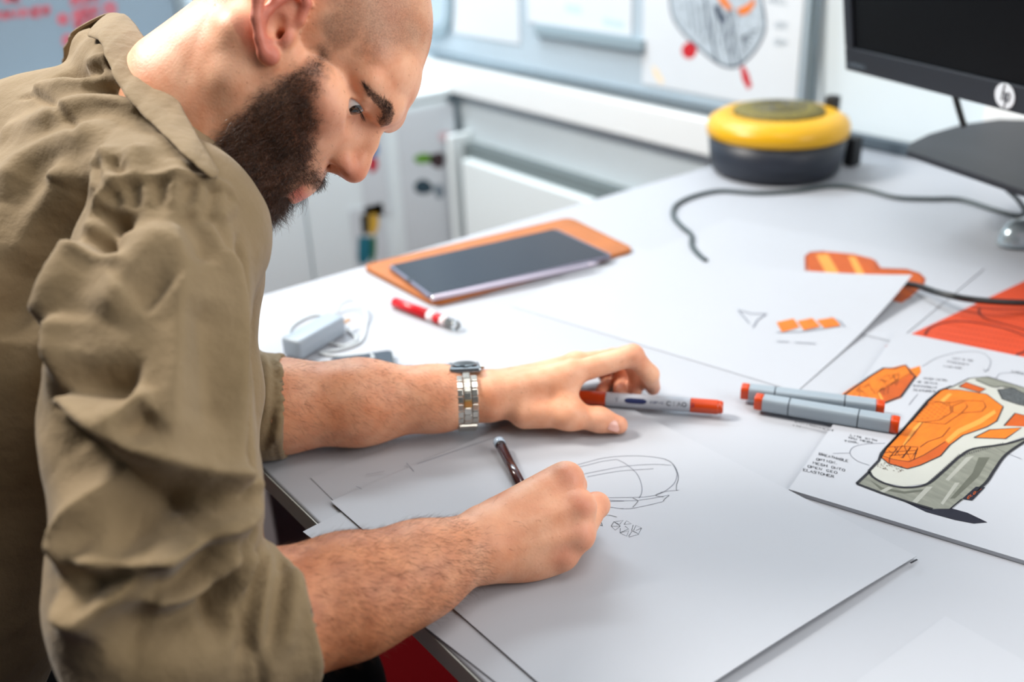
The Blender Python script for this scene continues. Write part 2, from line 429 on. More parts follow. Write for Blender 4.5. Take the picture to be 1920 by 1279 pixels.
# ---- sheets on the desk
def sheet(name, label, corners, zs, m=m_paper, n=10, curl=None, th=0.0005):
    """paper patch through four corners (near-left, near-right, far-right, far-left); curl(u, v) lifts it"""
    c = [np.array([p[0], p[1], z]) for p, z in zip(corners, zs)]
    V = []; F = []
    for j in range(n + 1):
        for i in range(n + 1):
            u, v = i / n, j / n
            p = (c[0] * (1 - u) + c[1] * u) * (1 - v) + (c[3] * (1 - u) + c[2] * u) * v
            if curl: p = p + np.array([0, 0, curl(u, v)])
            V.append(p)
    k = n + 1; M = len(V)
    for j in range(n):
        for i in range(n):
            F.append((j * k + i, j * k + i + 1, (j + 1) * k + i + 1, (j + 1) * k + i))
    V = V + [v - np.array([0, 0, th]) for v in V]
    F = F + [tuple(reversed([i + M for i in f])) for f in F]
    rim = [i for i in range(k)] + [j * k + n for j in range(1, k)] + [n * k + i for i in range(n - 1, -1, -1)] + [j * k for j in range(n - 1, 0, -1)]
    for a, b in zip(rim, rim[1:] + rim[:1]):
        F.append((a, a + M, b + M, b))
    o = mesh_obj(name, V, F, m, None, smooth=False)
    return tag(o, label, 'paper')
XY = lambda px, py: atz(px, py, DZ)[:2]
# loose sheets low in the pile first
sh_c = sheet('loose_sheet', 'blank white sheet at the lower right corner of the desk', [(-0.30, 0.335), (0.12, 0.33), (0.12, 0.63), (-0.292, 0.63)], [DZ + 0.0006] * 4, m_paper, th=0.0003)
sh_g = sheet('orange_sheet', 'orange dotted sheet with dark outline curves at the right edge', [XY(1660, 650), XY(2100, 760), XY(2150, 560), XY(1925, 526)], [DZ + 0.0009] * 4,
             mat('paper_orange', srgb(192, 64, 26), 0.6, var=0.04, scale=30))
sh_f = sheet('sketch_sheet', 'white sheet with an orange brush-like sketch half hidden under another sheet', [(-1.02, 0.93), (-0.60, 1.03), (-0.655, 1.33), (-1.05, 1.24)], [DZ + 0.0011] * 4)
sh_b = sheet('drawing_sheet', 'white sheet jutting over the desk edge under the drawing arm', [(-0.728, 0.289), (-0.42, 0.318), (-0.45, 0.61), (-0.757, 0.58)], [DZ + 0.0016] * 4, th=0.0012)
sh_b2 = sheet('drawing_sheet', 'white sheet lowest in the pile below the left forearm of the man', [(-0.806, 0.337), (-0.40, 0.325), (-0.39, 0.62), (-0.796, 0.634)], [DZ + 0.0009] * 4, th=0.0008)
sh_d = sheet('sketch_sheet', 'white sheet with an orange and grey shoe sketch beside two markers', [(-0.48, 0.674), (-0.06, 0.81), (-0.19, 1.19), (-0.613, 1.052)], [DZ + 0.0045] * 4,
             th=0.0039)
sh_e = sheet('sketch_sheet', 'white sheet with three small orange blocks and a lifted corner', [(-1.01, 0.75), (-0.60, 0.84), (-0.675, 1.177), (-1.085, 1.015)], [DZ + 0.0006, DZ + 0.0008, DZ + 0.0036, DZ + 0.0016],
             curl=lambda u, v: 0.024 * (max(0, u - 0.35) / 0.65) ** 2 * (max(0, v - 0.3) / 0.7) ** 2, n=16, th=0.0002)
sh_a = sheet('drawing_sheet', 'topmost white sheet with the fine helmet-like line drawing under the pen', [(-0.752, 0.331), (-0.361, 0.338), (-0.347, 0.676), (-0.755, 0.67)], [DZ + 0.0036] * 4,
             curl=lambda u, v: 0.0035 * max(0, (u - 0.8) / 0.2) ** 2 * math.sin(math.pi * min(1, max(0, v)) ) , n=14)
ZA = DZ + 0.0039; ZD = DZ + 0.0047

def ink(name, polys, w, m, parent, z):
    V, F = ribbons([[atz(p[0], p[1], z) for p in pl] for pl in polys], w)
    return tag(mesh_obj(name, V, F, m, parent), kind='stuff')
def fillp(name, pts, m, parent, z, sm=0):
    if sm: pts = curve2(list(pts) + [pts[0]], sm)[:-1]
    V, F = flat_poly([atz(p[0], p[1], z) for p in pts])
    for k in range(len(F)):
        a, b, c = [np.array(V[i]) for i in F[k]]
        if np.cross(b - a, c - a)[2] < 0: F[k] = tuple(reversed(F[k]))
    return mesh_obj(name, V, F, m, parent)
m_ink = mat('ink_black', srgb(22, 22, 30), 0.6)
m_fine = mat('ink_fine_grey', srgb(74, 76, 92), 0.7)
m_faint = mat('pencil_faint', srgb(112, 116, 130), 0.7)

# the drawing being made (frame points from a close look)
c4 = lambda pts: [(1060 + x / 5.815, 820 + y / 5.815) for x, y in pts]
ink('fine_pen_lines', [curve2(c4(p)) for p in [
    [(-200, 420), (0, 340), (220, 275), (420, 225), (620, 205), (800, 202), (960, 215), (1080, 235)],
    [(-100, 380), (250, 300), (400, 262), (560, 240)],
    [(200, 400), (400, 360), (620, 320), (820, 300), (1000, 295), (1155, 305)], [(240, 430), (450, 390), (620, 365), (800, 352), (960, 343)],
    [(560, 240), (650, 285), (740, 355), (800, 430), (835, 540), (830, 610), (805, 662)],
    [(1080, 235), (1160, 280), (1210, 370), (1215, 430), (1180, 510), (1080, 590), (980, 630), (860, 650), (740, 655)],
    [(300, 660), (500, 658), (740, 655)], [(330, 675), (560, 690), (790, 690)], [(300, 712), (480, 700), (640, 695)],
    [(330, 750), (480, 760), (620, 778), (740, 772), (900, 740), (1060, 702)], [(800, 685), (960, 662), (1130, 630)], [(1240, 576), (1130, 585), (1040, 600)]]], 0.00048, m_fine, sh_a, ZA)
ink('dark_pen_lines', [curve2(c4(p)) for p in [
    [(1080, 235), (1150, 270), (1200, 330), (1230, 410), (1228, 470), (1212, 515)], [(1212, 515), (1211, 580)], [(795, 690), (770, 725), (735, 762)], [(735, 660), (795, 690)],
    [(595, 776), (632, 776)], [(1060, 595), (985, 632), (1072, 650)], [(1135, 632), (1085, 670), (1066, 700)], [(240, 902), (330, 935), (405, 965)],
    [(405, 965), (388, 900), (410, 858), (470, 848), (560, 868)]]], 0.0005, m_ink, sh_a, ZA + 0.0001)
tri = [[(530, 920), (500, 968), (545, 1012), (600, 968), (530, 920)], [(530, 920), (585, 948)], [(505, 970), (598, 968)], [(540, 920), (632, 905), (590, 950)], [(640, 950), (668, 910), (722, 942), (640, 950)],
       [(650, 968), (690, 1000), (595, 1040)], [(600, 990), (595, 1040), (668, 1078), (692, 1020), (600, 1038)], [(740, 955), (722, 1018)], [(745, 1015), (770, 960), (832, 990), (800, 1050), (735, 1020)], [(770, 1015), (832, 990)], [(690, 1078), (730, 1020), (800, 1058), (690, 1088)]]
ink('triangle_pattern', [c4(p) for p in tri], 0.0004, m_ink, sh_a, ZA)
ink('faint_marks', [[(762, 868), (776, 884)], [(782, 870), (940, 816)], [(668, 912), (678, 917)], [(686, 890), (720, 884)]], 0.0006, m_faint, sh_a, ZA)
ink('corner_ticks', [[(1707, 1056), (1720, 1049)]], 0.0016, m_ink, sh_a, ZA + 0.003)

# the shoe sketch
c1 = lambda pts: [(1440 + x / 3.367, 620 + y / 3.367) for x, y in pts]
m_sole = mat('marker_grey', srgb(122, 124, 114), 0.6, var=0.18, scale=35, stretch=(1, 4, 1))
m_upper = mat('marker_light_grey', srgb(178, 179, 172), 0.6, var=0.04, scale=25)
m_or = mat('marker_orange', srgb(208, 108, 10), 0.6, var=0.12, scale=60, stretch=(4, 1, 1))
m_or2 = mat('marker_orange_deep', srgb(180, 78, 6), 0.6, var=0.1, scale=60)
m_orl = mat('marker_orange_light', srgb(216, 144, 58), 0.6, var=0.06, scale=60)
UPPER = c1([(640, 890), (700, 820), (720, 770), (840, 640), (1010, 440), (1160, 355), (1270, 300), (1390, 290), (1700, 385), (1700, 640), (1500, 710), (1290, 740), (1200, 790), (1100, 880), (1000, 965), (860, 985), (740, 960), (660, 920)])
SOLE = c1([(560, 965), (635, 895), (660, 925), (740, 965), (860, 992), (1000, 972), (1110, 885), (1210, 795), (1300, 745), (1500, 715), (1700, 650), (1700, 660), (1500, 790), (1420, 900), (1380, 960), (1300, 1020), (1150, 1125), (1040, 1125), (900, 1085), (720, 1025)])
ORNG = c1([(715, 800), (750, 740), (830, 650), (920, 560), (1010, 450), (1100, 370), (1200, 372), (1380, 400), (1485, 480), (1445, 570), (1380, 608), (1230, 660), (1150, 720), (1090, 790), (960, 850), (880, 872), (760, 838)])
fillp('shadow_wedge', c1([(820, 1060), (1040, 1128), (1160, 1122), (1260, 1150), (1385, 1210), (1300, 1218), (1180, 1195), (1000, 1145)]), mat('ink_navy', srgb(16, 16, 34), 0.5), sh_d, ZD + 0.0001)
fillp('upper_shape', UPPER, m_upper, sh_d, ZD + 0.0001)
fillp('sole_shape', SOLE, m_sole, sh_d, ZD + 0.0002)
fillp('orange_shape', ORNG, m_or, sh_d, ZD + 0.0003)
fillp('orange_lip', c1([(715, 800), (790, 812), (880, 822), (985, 790), (1060, 740), (1120, 700), (1150, 720), (1090, 790), (960, 850), (880, 872), (760, 838)]), m_or2, sh_d, ZD + 0.0004)
fillp('orange_highlight', c1([(1085, 440), (1140, 395), (1165, 400), (1110, 452)]), m_orl, sh_d, ZD + 0.0004)
fillp('orange_highlight', c1([(850, 720), (920, 610), (960, 575), (985, 580), (920, 640), (870, 725)]), m_orl, sh_d, ZD + 0.0004)
fillp('orange_highlight', c1([(1120, 690), (1200, 620), (1330, 560), (1430, 500), (1440, 520), (1340, 590), (1210, 650), (1140, 710)]), m_orl, sh_d, ZD + 0.0004)
fillp('collar_shape', c1([(1310, 305), (1385, 290), (1700, 385), (1700, 470), (1560, 440), (1480, 350), (1420, 355), (1330, 320)]), m_sole, sh_d, ZD + 0.0003)
fillp('mesh_patch', c1([(1450, 372), (1550, 362), (1700, 440), (1700, 480), (1580, 465), (1480, 432)]), mat('ink_charcoal', srgb(74, 78, 80), 0.6, var=0.5, scale=350), sh_d, ZD + 0.0004)
fillp('orange_flash', c1([(1490, 600), (1560, 520), (1700, 555), (1700, 608)]), m_or2, sh_d, ZD + 0.0003)
fillp('orange_flash', c1([(1300, 675), (1400, 625), (1600, 612), (1500, 682)]), m_or, sh_d, ZD + 0.0003)
fillp('orange_flash', c1([(1205, 352), (1250, 325), (1375, 368), (1335, 388)]), m_or2, sh_d, ZD + 0.0003)
fillp('tag_shape', c1([(1225, 1062), (1312, 985), (1372, 988), (1290, 1072)]), mat('ink_navy', None), sh_d, ZD + 0.0004)
ink('tag_lettering', text_strokes('GLOVE', c1([(1258, 1066)])[0], c1([(1352, 996)])[0], 5, lambda a, b: (a, b)), 0.0005, m_or2, sh_d, ZD + 0.0005)
ink('bold_outline', [c1([(560, 965), (635, 895), (642, 880), (700, 820), (715, 775), (740, 745), (840, 640), (1010, 440), (1085, 378), (1160, 350)]), c1([(560, 965), (720, 1025), (900, 1085), (1040, 1125)]),
                     curve2(c1([(640, 890), (665, 925), (740, 965), (860, 990), (1000, 970), (1110, 885), (1210, 795), (1300, 745), (1500, 715), (1620, 680)])),
                     curve2(c1([(1310, 1015), (1380, 955), (1430, 880), (1500, 785), (1620, 700), (1700, 655)]))], 0.0028, m_ink, sh_d, ZD + 0.0005)
ink('outline', [c1([(1160, 355), (1270, 300), (1390, 290), (1700, 385)]), list(ORNG) + [ORNG[0]], c1([(1150, 1125), (1225, 1062)]), c1([(1300, 675), (1400, 625), (1600, 612), (1500, 682), (1300, 675)]),
                c1([(1490, 600), (1560, 520), (1700, 555)]), c1([(1205, 352), (1250, 325), (1375, 368), (1335, 388), (1205, 352)]), c1([(1450, 372), (1550, 362), (1700, 440)]), c1([(1450, 372), (1480, 432), (1580, 465), (1700, 490)]),
                curve2(c1([(1310, 310), (1420, 355), (1480, 352), (1560, 365)]))], 0.0013, m_ink, sh_d, ZD + 0.0005)
inner = [[(910, 570), (1010, 460), (1075, 450), (1150, 470), (1155, 520), (1080, 565), (980, 578), (910, 570)], [(1165, 475), (1240, 445), (1260, 480), (1215, 525), (1165, 515), (1165, 475)],
         [(1020, 440), (1080, 450), (1165, 455), (1220, 440), (1360, 445), (1375, 480), (1350, 510), (1220, 520), (1120, 590), (940, 575)], [(980, 575), (930, 640), (860, 725)],
         [(960, 735), (1010, 700), (1100, 670), (1150, 610)], [(720, 790), (790, 812), (890, 828), (985, 785), (1120, 700)], [(765, 835), (768, 800)], [(750, 735), (860, 730), (950, 735)]]
inner += [[(760, 755), (800, 785), (850, 725)], [(800, 735), (840, 805), (900, 740)], [(860, 730), (900, 815), (945, 745)], [(760, 790), (940, 775)], [(735, 770), (945, 755)], [(820, 735), (770, 800)], [(900, 735), (850, 805)], [(945, 740), (920, 815)]]
ink('inner_lines', [c1(p) for p in inner], 0.0009, mat('ink_brown', srgb(70, 30, 6), 0.6), sh_d, ZD + 0.0005)
dots = []
for r_ in range(6):
    for q_ in range(6):
        x = 940 + q_ * 34 + r_ * 14 - 10; y = 555 - q_ * 4 - r_ * 17
        if x < 1145: dots.append([(x, y), (x + 8, y + 6), (x + 14, y)])
for k in range(40):
    x = random.uniform(690, 850); y = 840 + (x - 690) * 0.2 + random.uniform(-20, 24)
    dots.append([(x, y), (x + 6, y + 5)])
ink('texture_dots', [c1(p) for p in dots], 0.0006, mat('ink_brown', None), sh_d, ZD + 0.00055)
ink('stitching', [c1([(1005 + i * 9.5, 958 - i * 8.6), (1012 + i * 9.5, 972 - i * 8.6)]) for i in range(22)] + [c1([(1215 + i * 14, 785 - i * 4.2), (1217 + i * 14, 797 - i * 4.2)]) for i in range(20)], 0.0006, m_ink, sh_d, ZD + 0.0006)
# streaks left by the grey marker
m_streak = mat('marker_pale_streak', srgb(154, 155, 147), 0.6, var=0.05, scale=40)
for st in ([(760, 985), (700, 1015), (730, 1024), (790, 992)], [(1000, 985), (910, 1080), (940, 1090), (1040, 985)], [(1250, 800), (1120, 940), (1140, 950), (1300, 790)], [(1180, 960), (1090, 1090), (1105, 1100), (1210, 960)]):
    fillp('pale_streak', c1(st), m_streak, sh_d, ZD + 0.00028)
m_dst = mat('marker_dark_streak', srgb(86, 88, 78), 0.6, var=0.1, scale=40)
for st in ([(640, 940), (720, 990), (860, 1015), (1000, 1000), (1000, 1012), (860, 1030), (710, 1005)], [(1330, 800), (1290, 900), (1150, 1060), (1180, 1060), (1330, 920), (1400, 800)]):
    fillp('dark_streak', c1(st), m_dst, sh_d, ZD + 0.00026)
# second orange sketch
O2 = c1([(450, 412), (540, 350), (640, 290), (720, 238), (790, 232), (860, 214), (900, 240), (960, 222), (966, 262), (935, 300), (890, 350), (840, 425), (720, 466), (600, 432)])
fillp('small_orange_shape', O2, m_or, sh_d, ZD + 0.0001)
fillp('small_orange_face', c1([(700, 380), (800, 330), (905, 270), (920, 295), (840, 410), (720, 455)]), m_or2, sh_d, ZD + 0.0002)
fillp('small_orange_highlight', c1([(690, 395), (705, 390), (735, 445), (715, 452)]), m_orl, sh_d, ZD + 0.00025)
ink('small_outline', [c1([(480, 405), (640, 290), (730, 235), (800, 238), (870, 216), (900, 260), (935, 295)]), c1([(720, 462), (840, 415), (880, 360), (930, 290)])], 0.0024, m_ink, sh_d, ZD + 0.0004)
sk = []
for k in range(26):
    x = random.uniform(520, 800); y = 420 - (x - 500) * 0.48 + random.uniform(-20, 60)
    sk.append([(x, y), (x + random.uniform(10, 40), y + random.uniform(-30, 10)), (x + random.uniform(20, 60), y + random.uniform(-10, 30))])
ink('small_sketch_lines', [c1(p) for p in sk] + [c1([(690, 390), (800, 320), (910, 265)]), c1([(690, 390), (720, 460)])], 0.0006, mat('ink_brown', None), sh_d, ZD + 0.00035)
# hand-written notes
idp = lambda a, b: (a, b)
notes = []
for t_, a, b, h in [('BREATHABLE', (323, 785), (510, 832), 15), ('OPTION.', (305, 818), (445, 845), 14), ('MESH ONTO', (285, 840), (490, 890), 14), ('OPEN GEO', (250, 862), (440, 905), 14), ('ELASTOMER', (222, 885), (420, 930), 15),
                    ('HIGH LEVEL', (985, 305), (1140, 320), 10), ('OF DETAIL', (945, 328), (1080, 340), 10), ('DIFFERENT', (918, 352), (1070, 368), 11), ('TEXTURES', (915, 380), (1060, 390), 11),
                    ("LET'S GO", (1165, 178), (1295, 195), 9), ('POCKET', (1135, 200), (1275, 222), 10), ('INSIDE', (1105, 228), (1230, 242), 9), ('LOGO', (1540, 262), (1620, 280), 13),
                    ('LITE WITH', (520, 665), (690, 700), 10), ('TPU MESH', (505, 680), (660, 712), 10), ('TOOL', (480, 700), (580, 712), 9), ('ENVIRONMENT', (170, 580), (420, 640), 10), ('IN', (150, 600), (210, 612), 9)]:
    notes += text_strokes(t_, c1([a])[0], c1([b])[0], h / 3.367, idp, 0.45)
ink('handwritten_notes', notes, 0.0006, m_ink, sh_d, ZD + 0.0002)
ink('leader_lines', [curve2(c1(p)) for p in [[(975, 225), (1060, 175), (1180, 140), (1300, 130), (1370, 150), (1405, 190), (1395, 235), (1370, 260)], [(1370, 260), (1362, 240)], [(1370, 260), (1395, 245)],
     [(945, 400), (920, 430), (890, 470)], [(410, 775), (515, 772)], [(640, 850), (560, 820), (518, 775), (540, 735), (620, 715), (740, 710)], [(1440, 300), (1470, 270), (1560, 265)], [(1420, 730), (1500, 770), (1600, 810)], [(1440, 300), (1435, 320), (1450, 355)]]],
    0.0005, m_fine, sh_d, ZD + 0.0002)
# grey tape-like shadow edge of the sheet is real thickness; faint print marks on the sheet below
# small blocks sheet
ZE = lambda px, py: None
def on_e(px, py):
    """where the ray meets the lifted sheet"""
    z = DZ + 0.005
    c0, c1_, c2, c3 = [np.array(p) for p in [(-1.01, 0.75), (-0.60, 0.84), (-0.675, 1.177), (-1.085, 1.015)]]
    for _ in range(12):
        p = atz(px, py, z)[:2]
        u = np.clip((p - c0) @ (c1_ - c0) / ((c1_ - c0) @ (c1_ - c0)), 0, 1); v = np.clip((p - c0) @ (c3 - c0) / ((c3 - c0) @ (c3 - c0)), 0, 1)
        z = DZ + 0.0007 + 0.0028 * u * v + 0.024 * (max(0, u - 0.35) / 0.65) ** 2 * (max(0, v - 0.3) / 0.7) ** 2 + 0.0009
    return atz(px, py, z)
for q in ([(1456, 604), (1488, 597), (1499, 613), (1466, 623)], [(1495, 602), (1523, 596), (1538, 612), (1507, 619)], [(1531, 600), (1563, 595), (1576, 610), (1546, 615)]):
    V, F = flat_poly([on_e(*p) for p in q]); mesh_obj('orange_block', V, F, m_or, sh_e)
V, F = ribbons([[on_e(*p) for p in pl] for pl in [[(1384, 581), (1410, 588), (1437, 588)], [(1437, 588), (1420, 600), (1412, 614)], [(1384, 581), (1405, 606)], [(1556, 594), (1575, 602), (1584, 612)], [(1456, 623), (1500, 622), (1546, 616)],
                 [(1456, 640), (1480, 641)], [(1490, 642), (1530, 644)]]], 0.0016, m_faint and (0, 0, 1))
tag(mesh_obj('faint_lines', V, F, m_faint, sh_e), kind='stuff')
# brush-like sketch on the sheet below
fillp('orange_brush_shape', [(1511, 480), (1520, 473), (1545, 471), (1600, 476), (1636, 485), (1646, 494), (1652, 503), (1700, 505), (1722, 512), (1733, 522), (1728, 538), (1706, 558), (1690, 568), (1660, 560), (1520, 530)], m_or2, sh_f, DZ + 0.0014)
for q in ([(1530, 478), (1552, 476), (1575, 515), (1550, 515)], [(1590, 480), (1604, 482), (1622, 515), (1606, 515)]):
    fillp('orange_stripe', q, m_orl, sh_f, DZ + 0.0015)
ink('brush_outline', [[(1512, 512), (1511, 480), (1520, 473), (1545, 471)], [(1640, 488), (1646, 506)], [(1652, 503), (1700, 505), (1722, 512), (1733, 522), (1728, 538)]], 0.004, mat('ink_rust', srgb(150, 62, 16), 0.6), sh_f, DZ + 0.0016)
# outline curves and dots on the orange sheet
m_or_line = mat('ink_dark_rust', srgb(92, 26, 14), 0.6)
ink('dark_outline', [curve2(p) for p in [[(1734, 628), (1745, 614), (1775, 604), (1815, 603), (1870, 612), (1930, 632)], [(1836, 578), (1838, 590), (1860, 602), (1930, 620)], [(1820, 574), (1860, 578), (1930, 580)], [(1905, 666), (1930, 655)]]], 0.003, m_or_line, sh_g, DZ + 0.0013)
V = []; F = []
for a in range(26):
    for b in range(9):
        px, py = 1735 + a * 9 + b * 4, 560 + b * 11 + a * 1.5
        if 1735 + (628 - py) * 1.9 < px < 1925: 
            p = atz(px, py, DZ + 0.0012); n = len(V)
            V += [p + np.array([0.0016 * math.cos(t), 0.0016 * math.sin(t), 0]) for t in np.linspace(0, 6.283, 7)[:-1]]; F.append(tuple(range(n, n + 6)))
tag(mesh_obj('dot_pattern', V, F, mat('ink_dull_orange', srgb(158, 48, 20), 0.6), sh_g), kind='stuff')

# ================================================================== things on the desk
m_mk = mat('marker_body_grey', srgb(146, 158, 168), 0.32, var=0.02, scale=20)
m_mko = mat('marker_cap_orange', srgb(192, 62, 10), 0.28, var=0.05, scale=60)
m_seam = mat('marker_seam', srgb(40, 46, 52), 0.5)
def squircle(n, r, e=4.0):
    out = []
    for i in range(n):
        t = 2 * math.pi * i / n; c, s = math.cos(t), math.sin(t)
        k = (abs(c) ** e + abs(s) ** e) ** (-1 / e); out.append((r * k * c, r * k * s))
    return out
def sweep_sq(a, X, Y, Z, st, r, e):
    """square-rounded rod: st = list of (distance along, scale)"""
    sq = squircle(32, r, e); V = []; F = []; n = 32
    for d, k in st:
        for u, v in sq: V.append(np.asarray(a) + X * d + Y * u * k + Z * v * k)
    for j in range(len(st) - 1):
        for i in range(n): F.append((j * n + i, j * n + (i + 1) % n, (j + 1) * n + (i + 1) % n, (j + 1) * n + i))
    F.append(tuple(reversed(range(n)))); F.append(tuple((len(st) - 1) * n + i for i in range(n)))
    return V, F
def twin_marker(label, pa, pb, zbase):
    r = 0.0082
    A = atz(*pa, zbase + r); B = atz(*pb, zbase + r); L = np.linalg.norm(B - A); X = nrm(B - A); Y = nrm(np.cross((0, 0, 1), X)); Z = np.cross(X, Y)
    t = thing('marker_pen', label, 'marker', (A + B) / 2 - np.array([0, 0, r]), 'grey twin-ended markers')
    def seg(name, d0, d1, m, k=1.0, bev=0.0006):
        V, F = sweep_sq(A, X, Y, Z, [(d0, k * 0.93), (d0 + bev, k), (d1 - bev, k), (d1, k * 0.93)], r, 4.5)
        return mesh_obj(name, V, F, m, t, smooth=False)
    seg('end_plug', 0.0, 0.0085, m_mko, 0.97, 0.002); seg('end_plug', L - 0.0085, L, m_mko, 0.97, 0.002)
    seg('cap', 0.0087, 0.036, m_mk); seg('barrel', 0.0366, L - 0.0406, m_mk); seg('cap', L - 0.040, L - 0.0087, m_mk)
    seg('seam_ring', 0.0358, 0.0368, m_seam, 0.985, 0.0002); seg('seam_ring', L - 0.0408, L - 0.0398, m_seam, 0.985, 0.0002)
    for o in t.children: pass
    return t
twin_marker('grey square marker with orange ends lying nearer to the shoe sketch', (1416, 752), (1686, 797), DZ + 0.0048)
twin_marker('grey square marker with orange ends lying behind its twin', (1390, 733), (1658, 766), DZ + 0.0050)

# round marker under the left hand
r = 0.0080
A = atz(1078, 744, DZ + 0.0040 + r); B = atz(1356, 764, DZ + 0.0040 + r); X = nrm(B - A); L = np.linalg.norm(B - A)
Y = nrm(np.cross((0, 0, 1), X)); Z = np.cross(X, Y)
t = thing('marker_pen', 'white round marker with orange caps under the fingers of the left hand', 'marker', (A + B) / 2 - np.array([0, 0, r]))
def rseg(name, prof, m, smooth=True):
    V, F = lathe(A, X, [(rr, d) for d, rr in prof], 28); return mesh_obj(name, V, F, m, t, smooth)
m_mkw = mat('marker_body_white', srgb(174, 180, 190), 0.25)
rseg('cap', [(0, 0.0062), (0.002, 0.0076), (0.034, 0.008), (0.0345, 0.0074)], m_mko, False)
rseg('barrel', [(0.0346, 0.0072), (0.035, 0.0079), (L - 0.0353, 0.0079), (L - 0.035, 0.0072)], m_mkw, False)
rseg('cap', [(L - 0.0349, 0.0074), (L - 0.0345, 0.008), (L - 0.006, 0.0079), (L - 0.005, 0.0073), (L - 0.002, 0.0071), (L, 0.0060)], m_mko, False)
toc = nrm(CAM - (A + B) / 2); toc = nrm(toc - X * (toc @ X)); sdc = np.cross(X, toc)
m_navy = mat('label_navy', srgb(30, 40, 84), 0.4)
def on_barrel(d, s):
    a_ = s / 0.0081; return A + X * d + (toc * math.cos(a_) + np.cross(toc, X) * math.sin(a_)) * 0.0081
V = []; F = []
for i in range(9):
    for j in range(5):
        x = i / 8; k = math.sqrt(max(0.15, 1 - (2 * x - 1) ** 6)); V.append(on_barrel(0.056 + 0.024 * x, 0.0030 * (j / 2 - 1) * k))
for i in range(8):
    for j in range(4): F.append((i * 5 + j, i * 5 + j + 1, (i + 1) * 5 + j + 1, (i + 1) * 5 + j))
mesh_obj('name_badge', V, F, m_navy, t)
def barrel_text(txt, d0, d1, h):
    adv = (d1 - d0) / len(txt); out = []
    for i, ch in enumerate(txt):
        for st in FONT.get(ch, '').split('|'):
            pts = [(int(q[0]), int(q[1])) for q in st.split()]
            if len(pts) > 1: out.append([on_barrel(d0 + i * adv + gx / 4 * adv * 0.75, (gy / 6 - 0.5) * h) * 1.0 for gx, gy in pts])
    return out
V, F = ribbons(barrel_text('CIAO', 0.102, 0.124, 0.0042) , 0.0008, toc); mesh_obj('lettering', V, F, m_ink, t)
V, F = ribbons(barrel_text('COPIC', 0.084, 0.099, 0.0022) + barrel_text('Y', 0.046, 0.050, 0.005) + barrel_text('B', 0.128, 0.132, 0.004), 0.0005, toc); tag(mesh_obj('lettering', V, F, m_navy, t), kind='stuff')

# ---- tablet on its leather sleeve, with stylus
m_lea = mat('tan_leather', srgb(172, 98, 36), 0.55, var=0.12, scale=25, bump=0.15, bscale=400)
qs = [atz(px, py, DZ)[:2] for px, py in [(815, 577), (1192, 475), (1068, 414), (678, 505)]]
def round_quad(q, r, n=6):
    q = [np.asarray(p) for p in q]; out = []
    for i in range(4):
        p0, p1, p2 = q[i - 1], q[i], q[(i + 1) % 4]
        a = p1 + nrm(p0 - p1) * r; b = p1 + nrm(p2 - p1) * r
        for k in range(n + 1):
            t_ = k / n; out.append((1 - t_) ** 2 * a + 2 * t_ * (1 - t_) * p1 + t_ * t_ * b)
    return out
slv = thing('tablet_sleeve', 'tan leather sleeve under the dark tablet', 'sleeve', (*np.mean(qs, 0), DZ))
V, F = bevelled(*prism(round_quad(qs, 0.02), DZ + 0.0004, DZ + 0.0075), 0.0012, 2); mesh_obj('leather_body', V, F, m_lea, slv)
V, F = ribbons([[np.array([*p, DZ + 0.0078]) for p in round_quad([np.array(q) * 0.97 + np.mean(qs, 0) * 0.03 for q in qs], 0.018)] ], 0.0012); mesh_obj('stitching', V, F, mat('thread', srgb(150, 84, 30), 0.7), slv)
zt = DZ + 0.0078
qt = [atz(px, py, zt + 0.006)[:2] for px, py in [(805, 556), (1150, 478), (1042, 428), (727, 498)]]
tb = thing('tablet', 'thin dark tablet with a blank screen resting on the leather sleeve', 'tablet', (*np.mean(qt, 0), zt))
V, F = bevelled(*prism(round_quad(qt, 0.010), zt + 0.0002, zt + 0.0062), 0.0012, 2); mesh_obj('casing', V, F, mat('tablet_casing', srgb(120, 118, 134), 0.3, metal=0.6), tb)
sc_ = [np.array(q) * 0.965 + np.mean(qt, 0) * 0.035 for q in qt]
V, F = prism(round_quad(sc_, 0.006), zt + 0.0063, zt + 0.0067); mesh_obj('screen', V, F, mat('tablet_glass', srgb(20, 23, 36), 0.25, var=0.05, scale=3, spec=0.25), tb)
V, F = lathe(atz(754, 545, zt + 0.0066) * 0 + np.array([*(qt[0] * 0.5 + qt[3] * 0.5) * 0.985 + np.mean(qt, 0)[0:2] * 0.015, zt + 0.0064]), (0, 0, 1), [(0.005, 0), (0.005, 0.0005), (0.004, 0.0006)], 24)
mesh_obj('home_button', V, F, mat('black_gloss', srgb(14, 14, 18), 0.2), tb)
pa = atz(809, 556, zt + 0.004); pb = atz(1120, 490, zt + 0.004); off = nrm(pb - pa)
sty = thing('stylus', 'slim pale stylus along the near side of the tablet', 'stylus', (pa + pb) / 2 - np.array([0, 0, 0.0045]))
dl = np.array([nrm(pb - pa)[1], -nrm(pb - pa)[0], 0]) * 0.007
V, F = tube(np.array([pa + dl, pa + dl + off * 0.02, pb + dl - off * 0.02]), 0.0040, 16); mesh_obj('barrel', V, F, mat('stylus_pearl', srgb(196, 188, 206), 0.2), sty, True)
V, F = lathe(pa + dl, -off, [(0.0040, 0), (0.0038, 0.002), (0.0026, 0.0036), (0.0008, 0.0042)], 16); mesh_obj('end_cap', V, F, mat('glint_chrome', srgb(235, 235, 240), 0.08, metal=1.0), sty, True)  # polished end put in to give the glint at the tablet corner
V, F = tube(np.array([pb + dl - off * 0.0199, pb + dl - off * 0.008, pb + dl]), np.array([0.0040, 0.002, 0.0006]), 16); mesh_obj('tip', V, F, mat('stylus_pearl', None), sty, True)

